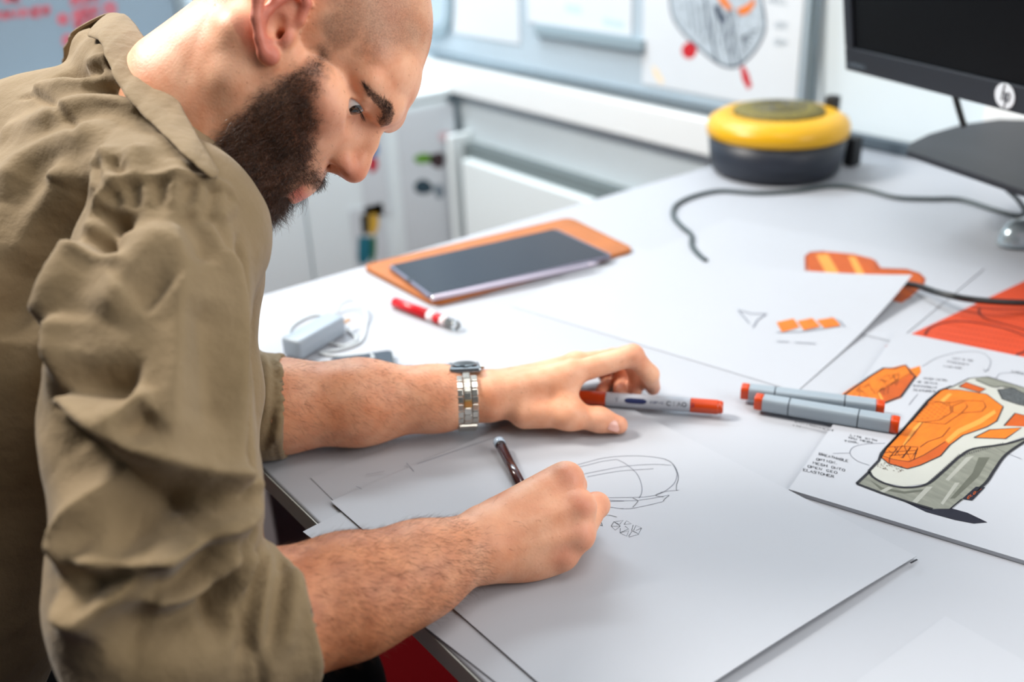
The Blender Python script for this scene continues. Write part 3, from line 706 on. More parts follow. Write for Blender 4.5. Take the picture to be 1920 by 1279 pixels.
# ---- red pen by the sleeve
A = atz(738, 566, DZ + 0.0075); B = atz(860, 612, DZ + 0.0075); X = nrm(B - A); L = np.linalg.norm(B - A)
t = thing('highlighter_pen', 'red highlighter pen with a white label and clear cap beside the sleeve', 'pen', (A + B) / 2 - np.array([0, 0, 0.0075]))
rseg('barrel', [(0, 0.0045), (0.003, 0.0072), (L * 0.56, 0.0074)], mat('pen_red', srgb(200, 16, 30), 0.3))
rseg('label_band', [(L * 0.561, 0.0074), (L * 0.66, 0.0074)], mat('pen_label_white', srgb(240, 224, 226), 0.4))
rseg('grip', [(L * 0.661, 0.0072), (L * 0.76, 0.0070)], mat('pen_red', None))
rseg('collar_band', [(L * 0.761, 0.0070), (L * 0.83, 0.0066)], mat('pen_label_white', None))
rseg('tip_holder', [(L * 0.831, 0.0056), (L * 0.88, 0.0048), (L * 0.92, 0.002)], mat('black_gloss', None))
cl = mat('clear_plastic', (0.9, 0.95, 0.95), 0.08); cl.node_tree.nodes['Principled BSDF'].inputs['Transmission Weight'].default_value = 0.9
rseg('clear_cap', [(L * 0.84, 0.0069), (L * 0.97, 0.0066), (L, 0.004)], cl)

# ---- white charger, cable loop, phone
t = thing('charger_cable', 'white charger plug with a looped white cable behind the left forearm', 'charger', atz(590, 640, DZ))
m_wp = mat('white_plastic', srgb(196, 202, 206), 0.35)
A = atz(545, 655, DZ + 0.014); B = atz(632, 605, DZ + 0.014); X = nrm(B - A); Y = nrm(np.cross((0, 0, 1), X)); Z = np.array([0, 0, 1.0])
V, F = bevelled(*box_vf((0, -0.016, -0.0135), (np.linalg.norm(B - A), 0.016, 0.0135)), 0.005, 3); mesh_obj('plug_body', oriented(V, A, X, Y, Z), F, mat('plug_grey', srgb(158, 170, 182), 0.35), t, True)
for sgn in (-1, 1):
    V, F = bevelled(*box_vf((np.linalg.norm(B - A) + 0.0002, sgn * 0.008 - 0.0035, -0.0012), (np.linalg.norm(B - A) + 0.016, sgn * 0.008 + 0.0035, 0.0012)), 0.0006, 1); mesh_obj('prong', oriented(V, A, X, Y, Z), F, mat('brass_pin', srgb(200, 150, 110), 0.3, metal=0.8), t)
loop = [(556, 658), (540, 640), (548, 612), (585, 592), (625, 590), (640, 570), (664, 562), (684, 580), (686, 612), (676, 640), (640, 655), (600, 662), (640, 668), (690, 664), (700, 672), (690, 684)]
zs_ = [0.012] + [0.0022] * 4 + [0.010, 0.014, 0.010, 0.0024] + [0.0022] * 4 + [0.006, 0.0125, 0.0125]
V, F = tube(smooth_path([atz(px, py, DZ + zz) for (px, py), zz in zip(loop, zs_)], 8), 0.0019, 8); mesh_obj('cable', V, F, m_wp, t, True)
V, F = tube(smooth_path([atz(px, py, DZ + 0.0022) for px, py in [(545, 668), (570, 650), (602, 640), (642, 648), (668, 636), (650, 618)]], 8), 0.0019, 8); mesh_obj('cable', V, F, m_wp, t, True)
A = atz(700, 672, DZ + 0.0126); B = atz(676, 693, DZ + 0.0126); V, F = tube([A, (A + B) / 2, B], 0.0032, 10); mesh_obj('connector', V, F, m_wp, t, True)
ph = [atz(px, py, DZ)[:2] for px, py in [(640, 712), (741, 700), (736, 667), (618, 684)]]
t = thing('smartphone', 'dark smartphone half hidden behind the left forearm', 'phone', (*np.mean(ph, 0), DZ))
V, F = bevelled(*prism(round_quad(ph, 0.008), DZ + 0.0003, DZ + 0.0085), 0.001, 2); mesh_obj('casing', V, F, mat('phone_casing', srgb(56, 66, 62), 0.35), t)
V, F = prism(round_quad([np.array(q) * 0.95 + np.mean(ph, 0) * 0.05 for q in ph], 0.006), DZ + 0.0086, DZ + 0.0089); mesh_obj('screen', V, F, mat('phone_glass', srgb(30, 34, 48), 0.15), t)

# ---- yellow and black speaker
sc0 = atz(1452, 318, DZ); m_blk = mat('speaker_black', srgb(36, 42, 54), 0.45, var=0.05, scale=40); m_yel = mat('speaker_yellow', srgb(218, 164, 2), 0.35, var=0.03, scale=20)
sp = thing('round_speaker', 'round black and yellow speaker at the back of the desk', 'speaker', sc0)
RS = 0.128
V, F = lathe(sc0, (0, 0, 1), [(RS * 0.72, 0.0005), (RS * 0.88, 0.002), (RS * 0.94, 0.010), (RS * 0.97, 0.030), (RS, 0.072)], 64); mesh_obj('base', V, F, m_blk, sp, True)
V, F = lathe(sc0, (0, 0, 1), [(RS * 0.995, 0.0722), (RS * 1.025, 0.074), (RS * 1.03, 0.088), (RS * 0.99, 0.100), (RS * 0.86, 0.110), (RS * 0.70, 0.114), (RS * 0.66, 0.110)], 64); mesh_obj('yellow_ring', V, F, m_yel, sp, True)
grm = mat('speaker_grille', srgb(58, 60, 44), 0.7, col2=srgb(140, 124, 40), scale=240)
V, F = lathe(sc0, (0, 0, 1), [(RS * 0.655, 0.1101), (RS * 0.65, 0.117), (RS * 0.5, 0.121), (RS * 0.2, 0.123), (0.002, 0.1235)], 48); mesh_obj('grille', V, F, grm, sp, True)
for k in range(5):
    V, F = lathe(sc0, (0, 0, 1), [(RS * (0.12 + k * 0.115), 0.1205 - 0.0002 * k * k), (RS * (0.12 + k * 0.115), 0.1246 - 0.0004 * k * k), (RS * (0.12 + k * 0.115) + 0.003, 0.1246 - 0.0004 * k * k), (RS * (0.12 + k * 0.115) + 0.003, 0.1205 - 0.0002 * k * k)], 40, cap=False)
    mesh_obj('grille_ring', V, F, m_blk, sp, True)
kp = sc0 + RT * np.array([1, 1, 0]) * 0.098 + np.array([-0.02, 0.03, 0.10])
V, F = bevelled(*box_vf((-0.011, -0.011, -0.012), (0.011, 0.011, 0.030)), 0.003, 2); mesh_obj('handle_post', np.array(V) + kp, F, mat('black_rubber', srgb(22, 24, 28), 0.6), sp)
V, F = bevelled(*box_vf((-0.012, -0.016, 0.0), (0.012, 0.012, 0.055)), 0.004, 2); mesh_obj('side_bracket', np.array(V) + sc0 + np.array([0.085, 0.125, 0.0006]), F, mat('black_rubber', None), sp)

# ---- cables
m_cab2 = mat('cable_dark', srgb(48, 62, 64), 0.45)
pts = [(1324, 489), (1310, 477), (1297, 460), (1296, 440), (1278, 424), (1262, 404), (1268, 384), (1300, 368), (1350, 358), (1420, 362), (1490, 358), (1560, 349), (1620, 355), (1680, 370), (1740, 373), (1800, 374), (1860, 392), (1905, 404), (1922, 398), (1910, 376), (1888, 355)]
zz = [0.004] * 17 + [0.004, 0.012, 0.04, 0.08]
V, F = tube(smooth_path([atz(px, py, DZ + z_) for (px, py), z_ in zip(pts, zz)], 8), 0.0036, 10)
tag(mesh_obj('power_cable', V, F, m_cab2, None, True), 'long dark cable winding past the speaker to the monitor', 'cable')
pts = [(1690, 531, 0.004), (1720, 536, 0.012), (1760, 549, 0.02), (1810, 560, 0.022), (1870, 566, 0.016), (1930, 568, 0.010), (1990, 566, 0.005), (2040, 560, 0.004)]
V, F = tube(smooth_path([atz(px, py, DZ + z_ + 0.002) for px, py, z_ in pts], 8), 0.0042, 12)
tag(mesh_obj('mouse_cable', V, F, mat('cable_black', srgb(14, 18, 20), 0.4), None, True), 'thick black cable arching over the orange sheet', 'cable')

# ---- mouse
mc = atz(1930, 455, DZ)
mo = thing('computer_mouse', 'silver computer mouse at the right edge under the monitor', 'mouse', mc)
def mouse_shell(k, z0):
    V = []; F = []; n, m_ = 32, 12
    ax = nrm(np.array([0.35, 1.0, 0])); ay = np.array([-ax[1], ax[0], 0])
    for j in range(m_ + 1):
        ph_ = math.pi / 2 * j / m_
        for i in range(n):
            a_ = 2 * math.pi * i / n; c_, s_ = math.cos(a_), math.sin(a_)
            V.append(mc + ax * (0.056 * k * c_ * math.cos(ph_) ** 0.6) + ay * (0.031 * k * s_ * math.cos(ph_) ** 0.6) + np.array([0, 0, z0 + 0.034 * k * math.sin(ph_) * (1 - 0.18 * c_ * math.cos(ph_))]))
    for j in range(m_):
        for i in range(n): F.append((j * n + i, j * n + (i + 1) % n, (j + 1) * n + (i + 1) % n, (j + 1) * n + i))
    return V, F
V, F = mouse_shell(1.0, 0.004); mesh_obj('shell', V, F, mat('mouse_silver', srgb(176, 190, 198), 0.22, metal=0.5, var=0.05, scale=30), mo, True)
V, F = lathe(mc, (0, 0, 1), [(0.02, 0.0004), (0.028, 0.0006), (0.029, 0.0042)], 32); ax = nrm(np.array([0.35, 1.0, 0])); V = [mc + (np.array(v) - mc) + ax * ((np.array(v) - mc) @ ax) * 0.85 for v in V]; mesh_obj('base', V, F, mat('mouse_dark', srgb(40, 44, 50), 0.5), mo)

# ---- monitor
m_bez = mat('monitor_bezel', srgb(17, 22, 32), 0.5, var=0.03, scale=60)
ZB = 0.98
P1 = atz(1585, 131, ZB); P2 = atz(1884, 208, ZB)
MX = nrm(P2 - P1); HALF = np.linalg.norm(P2 - P1); MN0 = nrm(np.cross(MX, (0, 0, 1)))      # out of the screen
tl = math.radians(10); MU = nrm(np.array([0, 0, 1.0]) * math.cos(tl) + MN0 * math.sin(tl)); MN = np.cross(MX, MU)
t = thing('computer_monitor', 'black computer monitor with a dark screen at the upper right', 'monitor', P1 + MX * HALF - np.array([0, 0, 0.12]))
H = 0.39
loc = lambda x, y, z: P1 + MX * x + MU * y + MN * z
def mbox(name, lo, hi, m, bev=0.0):
    V, F = box_vf(lo, hi)
    if bev: V, F = bevelled(V, F, bev, 2)
    return mesh_obj(name, [loc(*v) for v in V], F, m, t)
bz, bb = 0.020, 0.036
mbox('bezel_bottom', (0, 0, -0.02), (2 * HALF, bb, 0), m_bez, 0.002)
mbox('bezel_side', (0, bb + 0.0001, -0.02), (bz, H, 0), m_bez, 0.002); mbox('bezel_side', (2 * HALF - bz, bb + 0.0001, -0.02), (2 * HALF, H, 0), m_bez, 0.002)
mbox('bezel_top', (bz + 0.0001, H - bz, -0.02), (2 * HALF - bz - 0.0001, H, 0), m_bez, 0.002)
mbox('screen', (bz + 0.0002, bb + 0.0002, -0.018), (2 * HALF - bz - 0.0002, H - bz - 0.0002, -0.004), mat('screen_black', srgb(4, 5, 8), 0.4, spec=0.12))
mbox('back_shell', (0.01, 0.01, -0.05), (2 * HALF - 0.01, H - 0.01, -0.0202), m_bez, 0.008)
# round emblem: white disc with slanted dark letters
LC = loc(HALF, bb * 0.55, 0.0008); LR = 0.0165
ctr_px = project(LC)
V, F = lathe(LC, MN, [(LR, -0.0006), (LR, 0.0004), (LR * 0.96, 0.0006)], 40); lg = mesh_obj('emblem', V, F, mat('emblem_white', srgb(224, 230, 236), 0.35), t)
lp = lambda x, y: LC + MX * x * LR + MU * y * LR + MN * 0.0009
V, F = ribbons([[lp(0.02, 0.98), lp(-0.30, -0.36)], [lp(-0.16, 0.22), lp(-0.02, 0.30), lp(0.10, 0.24), lp(0.06, 0.02), lp(-0.03, -0.36)],
                [lp(0.30, 0.28), lp(-0.02, -0.98)], [lp(0.30, 0.28), lp(0.50, 0.28), lp(0.56, 0.16), lp(0.46, -0.22), lp(0.38, -0.34), lp(0.16, -0.34)]], LR * 0.14, MN)
mesh_obj('emblem_letters', V, F, mat('emblem_dark', srgb(20, 26, 40), 0.5), lg)
def mon_text(txt, x0, x1, y, h):
    adv = (x1 - x0) / len(txt); out = []
    for i, ch in enumerate(txt):
        for st in FONT.get(ch, '').split('|'):
            pt = [(int(q[0]), int(q[1])) for q in st.split()]
            if len(pt) > 1: out.append([loc(x0 + i * adv + gx / 4 * adv * .7, y + gy / 6 * h, 0.0006) for gx, gy in pt])
    return out
V, F = ribbons(mon_text('ELITEDISPLAY', 0.010, 0.050, 0.009, 0.005), 0.0007, MN); mesh_obj('lettering', V, F, mat('print_grey', srgb(150, 156, 166), 0.5), t)
# stand: column and base plate
ZP = 0.862
cc = P1 + MX * (HALF + 0.035) - MN0 * 0.075
V, F = bevelled(*box_vf((-0.028, -0.02, 0.012), (0.028, 0.02, 0.30)), 0.004, 2); mesh_obj('column', [np.array([cc[0], cc[1], ZP]) + MX * v[0] + (-MN0) * v[1] + np.array([0, 0, v[2]]) for v in V], F, mat('stand_black', srgb(10, 12, 18), 0.5), t)
V, F = bevelled(*box_vf((-0.05, -0.062, 0.0), (0.05, -0.0221, 0.06)), 0.004, 2); mesh_obj('mount', [np.array([cc[0], cc[1], ZP + 0.22]) + MX * v[0] + (-MN0) * v[1] * 1.0 + np.array([0, 0, v[2]]) for v in V], F, mat('stand_black', None), t)
bp = [atz(px, py, ZP)[:2] for px, py in [(1699, 292), (1703, 280), (1740, 262), (1800, 244), (1870, 234), (1930, 236)]]
bl = atz(1699, 294, ZP)[:2]; br = bl + MX[:2] * 0.36; bk = np.array(bp[-1]) + MX[:2] * 0.10
poly = [bl, br, br - MN0[:2] * 0.20, bk] + list(reversed(bp[1:]))
V, F = bevelled(*prism(poly, ZP, ZP + 0.010), 0.002, 2); mesh_obj('base_plate', V, F, mat('stand_plate', srgb(20, 24, 34), 0.5, var=0.06, scale=12), t)
V, F = tube(smooth_path([aty(px, py, P2[1] + 0.10) for px, py in [(1768, 130), (1788, 172), (1798, 205), (1808, 238)]], 6), 0.0045, 10); mesh_obj('signal_cable', V, F, mat('cable_black', None), t, True)
# shelf it stands on, beyond the right edge
rs = thing('monitor_riser', 'low white shelf under the base of the monitor', 'shelf', (-0.35, 1.4, DZ))
sx0 = 0.045 
cB = np.array([br[0], br[1]]) - MN0[:2] * 0.1
def rbox(name, lo, hi):
    V, F = bevelled(*box_vf(lo, hi), 0.003, 2); mesh_obj(name, [np.array([bl[0], bl[1], 0]) + MX * v[0] - MN0 * v[1] + np.array([0, 0, v[2]]) for v in V], F, m_cab, rs)
rbox('shelf_board', (0.235, 0.004, ZP - 0.016), (0.62, 0.22, ZP - 0.0003))
rbox('side_panel', (0.44, 0.01, DZ + 0.001), (0.455, 0.21, ZP - 0.0165)); rbox('side_panel', (0.60, 0.01, DZ + 0.001), (0.615, 0.21, ZP - 0.0165))

# ================================================================== sculpting kit: smooth unions of simple volumes, meshed by surface nets
def smin(a, b, k):
    if k <= 0: return np.minimum(a, b)
    h = np.maximum(k - np.abs(a - b), 0) / k
    return np.minimum(a, b) - h * h * k * 0.25
class Sculpt:
    def __init__(s): s.prims = []
    def cap(s, a, b, ra, rb=None, k=0.01, cut=False):
        rb = ra if rb is None else rb
        a = np.asarray(a, float); b = np.asarray(b, float); m = max(ra, rb)
        lo = np.minimum(a, b) - m; hi = np.maximum(a, b) + m
        ba = b - a; bb = max(ba @ ba, 1e-12)
        def f(P):
            d = P - a
            t = np.clip((d @ ba) / bb, 0, 1)
            return np.sqrt(((d - t[..., None] * ba) ** 2).sum(-1)) - (ra + (rb - ra) * t)
        s.prims.append((f, lo, hi, k, cut)); return s
    def chain(s, pts, rs, k=0.01, cut=False):
        for i in range(len(pts) - 1): s.cap(pts[i], pts[i + 1], rs[i], rs[i + 1], k, cut)
        return s
    def ell(s, c, r, k=0.01, cut=False, X=None):
        c = np.asarray(c, float); r = np.asarray(r, float); m = r.max()
        X = None if X is None else np.asarray(X, float)        # rows: local axes
        def f(P):
            d = P - c
            if X is not None: d = d @ X.T
            q = d / r; k0 = np.sqrt((q * q).sum(-1)); q2 = q / r; k1 = np.sqrt((q2 * q2).sum(-1))
            return k0 * (k0 - 1.0) / np.maximum(k1, 1e-9)
        s.prims.append((f, c - m, c + m, k, cut)); return s
    def cyl(s, a, b, r, rnd=0.004, k=0.01, cut=False, rb=None):
        a = np.asarray(a, float); b = np.asarray(b, float); L = np.linalg.norm(b - a); ax = (b - a) / L
        rb = r if rb is None else rb; m = max(r, rb) + rnd
        def f(P):
            d = P - a; h = d @ ax; q = np.sqrt(np.maximum(((d - h[..., None] * ax) ** 2).sum(-1), 0))
            rr = r + (rb - r) * np.clip(h / L, 0, 1)
            dx = q - rr + rnd; dy = np.abs(h - L / 2) - L / 2 + rnd
            return np.minimum(np.maximum(dx, dy), 0) + np.sqrt(np.maximum(dx, 0) ** 2 + np.maximum(dy, 0) ** 2) - rnd
        s.prims.append((f, np.minimum(a, b) - m, np.maximum(a, b) + m, k, cut)); return s
    def eval(s, P):
        D = np.full(P.shape[:-1], 1e6)
        for f, lo, hi, k, cut in s.prims:
            d = f(P); D = -smin(-D, d, k) if cut else smin(D, d, k)
        return D
    def mesh(s, lo, hi, h, warp=None):
        lo = np.asarray(lo, float); n = np.ceil((np.asarray(hi) - lo) / h).astype(int) + 1
        D = np.full(n, 1.0, np.float32)
        ax = [lo[i] + h * np.arange(n[i]) for i in range(3)]
        for f, a, b, k, cut in s.prims:
            mg = k + 4 * h
            i0 = np.clip(np.floor((a - mg - lo) / h).astype(int), 0, n); i1 = np.clip(np.ceil((b + mg - lo) / h).astype(int) + 1, 0, n)
            if (i1 <= i0).any(): continue
            sl = tuple(slice(i0[i], i1[i]) for i in range(3))
            P = np.stack(np.meshgrid(*[ax[i][sl[i]] for i in range(3)], indexing='ij'), -1)
            d = f(P); D[sl] = (-smin(-D[sl], d, k) if cut else smin(D[sl], d, k))
        if warp is not None:
            band = np.abs(D) < warp[1]
            idx = np.argwhere(band)
            D[band] -= warp[0](lo + idx * h)
        return surface_nets(D, lo, h)
def surface_nets(D, lo, h):
    ins = D < 0
    n = np.array(D.shape)
    c = np.zeros(n - 1, np.int8)
    for dx in (0, 1):
        for dy in (0, 1):
            for dz in (0, 1):
                c += ins[dx:n[0] - 1 + dx, dy:n[1] - 1 + dy, dz:n[2] - 1 + dz]
    act = (c > 0) & (c < 8)
    cells = np.argwhere(act)
    idx = np.full(n - 1, -1, np.int64); idx[act] = np.arange(len(cells))
    acc = np.zeros((len(cells), 3)); cnt = np.zeros(len(cells))
    cor = [(0, 0, 0), (1, 0, 0), (0, 1, 0), (1, 1, 0), (0, 0, 1), (1, 0, 1), (0, 1, 1), (1, 1, 1)]
    vals = [D[cells[:, 0] + a, cells[:, 1] + b, cells[:, 2] + g] for a, b, g in cor]
    for i in range(8):
        for j in range(i + 1, 8):
            if sum(abs(cor[i][q] - cor[j][q]) for q in range(3)) != 1: continue
            m = (vals[i] < 0) != (vals[j] < 0)
            t = vals[i][m] / (vals[i][m] - vals[j][m])
            acc[m] += np.array(cor[i]) + t[:, None] * (np.array(cor[j]) - np.array(cor[i])); cnt[m] += 1
    V = lo + h * (cells + acc / np.maximum(cnt, 1)[:, None])
    F = []
    for a in range(3):
        b, g = (a + 1) % 3, (a + 2) % 3
        s0 = [slice(None)] * 3; s1 = [slice(None)] * 3
        s0[a] = slice(0, n[a] - 1); s1[a] = slice(1, n[a])
        for q in (b, g): s0[q] = slice(1, n[q] - 1); s1[q] = slice(1, n[q] - 1)
        A = ins[tuple(s0)]; B = ins[tuple(s1)]
        for flip, m in ((False, A & ~B), (True, ~A & B)):
            e = np.argwhere(m)
            if not len(e): continue
            e[:, b] += 1; e[:, g] += 1
            q = []
            for (ob, og) in ((-1, -1), (0, -1), (0, 0), (-1, 0)):
                w = e.copy(); w[:, b] += ob; w[:, g] += og
                q.append(idx[w[:, 0], w[:, 1], w[:, 2]])
            q = np.stack(q, 1); F.append(q[:, ::-1] if flip else q)
    return V, np.concatenate(F)
def relax(V, F, it=2, lam=0.5):
    E = np.concatenate([F[:, [0, 1]], F[:, [1, 2]], F[:, [2, 3]], F[:, [3, 0]]])
    n = len(V)
    deg = np.bincount(E.ravel(), minlength=n)[:, None]
    for _ in range(it):
        S = np.stack([np.bincount(E[:, 0], V[E[:, 1], q], n) + np.bincount(E[:, 1], V[E[:, 0], q], n) for q in range(3)], 1)
        V = V * (1 - lam) + lam * S / np.maximum(deg, 1)
    return V
def normals(V, F):
    n = np.cross(V[F[:, 2]] - V[F[:, 0]], V[F[:, 3]] - V[F[:, 1]])
    N = np.stack([sum(np.bincount(F[:, j], n[:, q], len(V)) for j in range(4)) for q in range(3)], 1)
    return N / np.maximum(np.linalg.norm(N, axis=1, keepdims=True), 1e-12)
def clip_mesh(V, F, keep):
    k = keep(V); ok = k[F].all(1); F = F[ok]
    u = np.unique(F); m = np.full(len(V), -1); m[u] = np.arange(len(u))
    return V[u], m[F], u
def hits(sdf, pts, d0=0.45, d1=1.5):
    """first points where the sight lines meet the sculpted volume (nan where they miss)"""
    R = np.array([ray(px, py) for px, py in pts]); L = np.linalg.norm(R, axis=1); t = np.full(len(R), d0)
    act = np.ones(len(R), bool)
    for _ in range(90):
        i = np.where(act)[0]
        if not len(i): break
        d = sdf.eval(CAM + R[i] * t[i, None])
        t[i] += np.where(d < 0.0005, 0, np.maximum(d, 0.0006) / L[i] * 0.95)
        act[i] = (d >= 0.0005) & (t[i] < d1)
    P = CAM + R * t[:, None]; P[(t >= d1) | act] = np.nan
    return P
def inpoly(P, poly):
    x, y = P[:, 0], P[:, 1]; n = len(poly); r = np.zeros(len(P), bool)
    for i in range(n):
        x1, y1 = poly[i]; x2, y2 = poly[(i + 1) % n]
        c = ((y1 > y) != (y2 > y)) & (x < (x2 - x1) * (y - y1) / ((y2 - y1) or 1e-9) + x1)
        r ^= c
    return r
def polydist(P, pts):
    D = np.full(len(P), 1e9)
    for i in range(len(pts) - 1):
        a = np.asarray(pts[i], float); b = np.asarray(pts[i + 1], float); ba = b - a
        t = np.clip(((P - a) @ ba) / max(ba @ ba, 1e-9), 0, 1)
        D = np.minimum(D, np.sqrt(((P - a - t[:, None] * ba) ** 2).sum(1)))
    return D
def vnoise(P, s, seed=0):
    """smooth 3-D value noise in -1..1"""
    Q = P / s; i = np.floor(Q).astype(np.int64); f = Q - i; f = f * f * (3 - 2 * f)
    def hsh(a):
        h = (a[:, 0] * 73856093) ^ (a[:, 1] * 19349663) ^ (a[:, 2] * 83492791) ^ (seed * 2654435761)
        h = (h ^ (h >> 13)) * 1274126177
        return ((h & 0xffff) / 32767.5) - 1
    r = 0
    for dx in (0, 1):
        for dy in (0, 1):
            for dz in (0, 1):
                w = (f[:, 0] if dx else 1 - f[:, 0]) * (f[:, 1] if dy else 1 - f[:, 1]) * (f[:, 2] if dz else 1 - f[:, 2])
                r = r + w * hsh(i + np.array([dx, dy, dz]))
    return r
def strands(root, dirs, length, m=5, r0=0.00007, curl=0.3, droop=None, seed=1):
    """many tapered three-sided hairs as one vertex/face set"""
    g = np.random.default_rng(seed); n = len(root)
    d = dirs / np.linalg.norm(dirs, axis=1, keepdims=True)
    P = [root]; cur = root.copy(); ph = g.uniform(0, 6.28, n); w = g.uniform(0.6, 1.4, n)
    a = np.cross(d, g.normal(size=(n, 3))); a /= np.linalg.norm(a, axis=1, keepdims=True); b = np.cross(d, a)
    for k in range(m):
        t = (k + 1) / m
        ang = ph + w * 3.6 * t
        dd = d + curl * (a * np.cos(ang)[:, None] + b * np.sin(ang)[:, None])
        if droop is not None: dd = dd + droop * t
        dd /= np.linalg.norm(dd, axis=1, keepdims=True)
        cur = cur + dd * (length / m)[:, None]; P.append(cur)
    P = np.stack(P, 1)                                            # n, m+1, 3
    T = np.gradient(P, axis=1); T /= np.maximum(np.linalg.norm(T, axis=2, keepdims=True), 1e-12)
    u = np.cross(T, a[:, None, :]); u /= np.maximum(np.linalg.norm(u, axis=2, keepdims=True), 1e-9); v = np.cross(T, u)
    rr = r0 * (1 - 0.75 * np.linspace(0, 1, m + 1) ** 1.5)[None, :, None]
    rings = [P + rr * (u * math.cos(q) + v * math.sin(q)) for q in (0, 2.094, 4.189)]
    V = np.stack(rings, 2).reshape(-1, 3)
    base = (np.arange(n)[:, None, None] * (m + 1) + np.arange(m)[None, :, None]) * 3
    j = np.arange(3)[None, None, :]; j2 = (j + 1) % 3
    F = np.stack([base + j, base + j2, base + 3 + j2, base + 3 + j], -1).reshape(-1, 4)
    return V, F

# ================================================================== the man
# ---- head frame, seen almost from his right side, face bent down over the paper
HO = at(554.5, 96.5, 0.86)
_r0 = nrm(ray(554.5, 96.5)); _x = nrm(RT - _r0 * (RT @ _r0)); _y = np.cross(_x, _r0)
TH, PS = math.radians(62), math.radians(15)
HF = (_x * math.cos(TH) - _y * math.sin(TH)) * math.cos(PS) - _r0 * math.sin(PS)
HU = _x * math.sin(TH) + _y * math.cos(TH)
HS = np.cross(HF, HU)                                             # towards his right ear
HM = np.stack([HS, HF, HU])                                       # rows
def h2w(p): return HO + (np.asarray(p, float) * 0.001) @ HM
def w2h(P): return ((np.asarray(P) - HO) @ HM.T) * 1000.0

NECK = at(366, 200, 0.868); SN = at(335, 235, 0.90)
nk = w2h(NECK)
hd = Sculpt()
hd.ell((0, -12, 46), (73, 89, 83), 0)
hd.ell((0, 36, 48), (54, 47, 40), 14)
hd.cap((-18, 80, 42), (18, 80, 42), 11, 11, 12)                   # brow
for s in (-1, 1):
    hd.cap((s * 20, 79.5, 42), (s * 46, 62, 40), 10.5, 8, 10)
hd.ell((0, 36, -24), (55, 49, 58), 22)                            # face
for s in (-1, 1):
    hd.ell((s * 45, 51, -2), (16, 22, 12), 18)                    # cheekbone
    hd.cap((s * 45, 12, -52), (s * 16, 78, -86), 14, 15, 18)       # jaw
    hd.cap((s * 51, 4, -12), (s * 45, 11, -50), 13, 14, 18)
hd.ell((0, 84, -88), (20, 16, 16), 12)                            # chin
hd.ell((0, 76, -55), (33, 29, 27), 14)                            # mouth
hd.cap((0, 60, -75), (0, 10, -95), 38, 40, 20)                    # floor of the mouth
# eye sockets
EYE = np.array([33.0, 66.0, 21.0])
for s in (-1, 1):
    hd.ell((s * 34, 89, 19), (17, 17, 11), 9, cut=True)
    hd.ell(EYE * np.array([s, 1, 1]), (14.0, 14.0, 14.0), 3)               # lids closed over the eyeball
    hd.cap((s * 20, 82, 31), (s * 44, 71, 30.5), 4.0, 4.0, 5)       # fold above the lid
# nose
hd.chain([(0, 85, 29), (0, 97, 14), (0, 107, -1), (0, 111.5, -7.5)], [7.3, 7.3, 8.6, 10], 6)
for s in (-1, 1):
    hd.cap((s * 5, 84, 18), (s * 10, 91, -6), 8, 8, 8)
    hd.ell((s * 12.3, 99.5, -11.5), (7.3, 13.5, 8.5), 4)
    hd.ell((s * 6.5, 108, -10), (7, 8, 8), 4)
hd.cap((0, 113, -12), (0, 101, -22), 5.0, 5.0, 3)
for s in (-1, 1):
    pass
# lips
hd.chain([(-23, 91, -58), (-10, 101, -54), (0, 103, -53), (10, 101, -54), (23, 91, -58)], [3.5, 5, 5, 5, 3.5], 5)
hd.chain([(-21, 91, -62), (-9, 101, -66), (0, 102.5, -66.5), (9, 101, -66), (21, 91, -62)], [3.5, 5.5, 6, 5.5, 3.5], 5)
hd.chain([(-25, 92, -60), (-10, 107, -59.6), (0, 110, -60), (10, 107, -59.6), (25, 92, -60)], [1.0, 1.2, 1.2, 1.2, 1.0], 2, cut=True)
hd.cap((-12, 104, -76), (12, 104, -76), 5, 5, 8, cut=True)
# lid opening: a narrow slit looking down
for s in (-1, 1):
    hd.ell((s * 38.5, 78.5, 18.8), (16, 14, 5.2), 0.8, cut=True)
# ears, built along their own slanted axis: v up from the lobe, w backwards
def earpt(s, v, w, o):
    ax_, bk_ = (-0.54, 0.84), (-0.84, -0.54)
    return (s * (68 + o), 2 + (v - 26) * ax_[0] + (w - 8) * bk_[0], -3 + (v - 26) * ax_[1] + (w - 8) * bk_[1])
for s in (-1, 1):
    e = lambda v, w, o: earpt(s, v, w, o)
    EX = np.array([[1, 0, 0], [0, -0.54, 0.84], [0, -0.84, -0.54]])
    hd.ell(e(34, 14, 1), (6, 27, 15), 5, X=EX)
    hel = [e(30, 6, 4), e(42, -1, 5), e(56, 0, 8), e(65, 9, 12), e(64, 21, 16), e(54, 30, 19), e(40, 32, 20), e(26, 27, 18), e(14, 19, 14), e(6, 12, 11)]
    hd.chain(hel, [3.2, 3.6, 3.8, 4.2, 4.4, 4.4, 4.4, 4.2, 4.2, 5.0], 2.5)
    hd.chain([e(55, 14, 9), e(46, 21, 12), e(34, 23, 13), e(22, 19, 12), e(16, 13, 10)], [2.6, 3.2, 3.4, 3.2, 2.8], 3)       # antihelix
    hd.ell(e(6, 8, 8), (4.5, 7, 8), 4, X=EX)                       # lobe
    hd.ell(e(25, 2, 5), (4.5, 6.5, 4), 4, X=EX)                    # tragus
    hd.ell(e(29, 13, 12), (9, 11, 7), 2.5, cut=True, X=EX)         # concha
    hd.cap(e(25, 8, 4), e(27, 7, -14), 4.5, 3.5, 2, cut=True)      # canal
    hd.chain([e(44, 5, 13), e(56, 10, 17), e(56, 20, 20), e(46, 26, 21)], [2.4, 2.6, 2.4, 1.8], 2.5, cut=True)
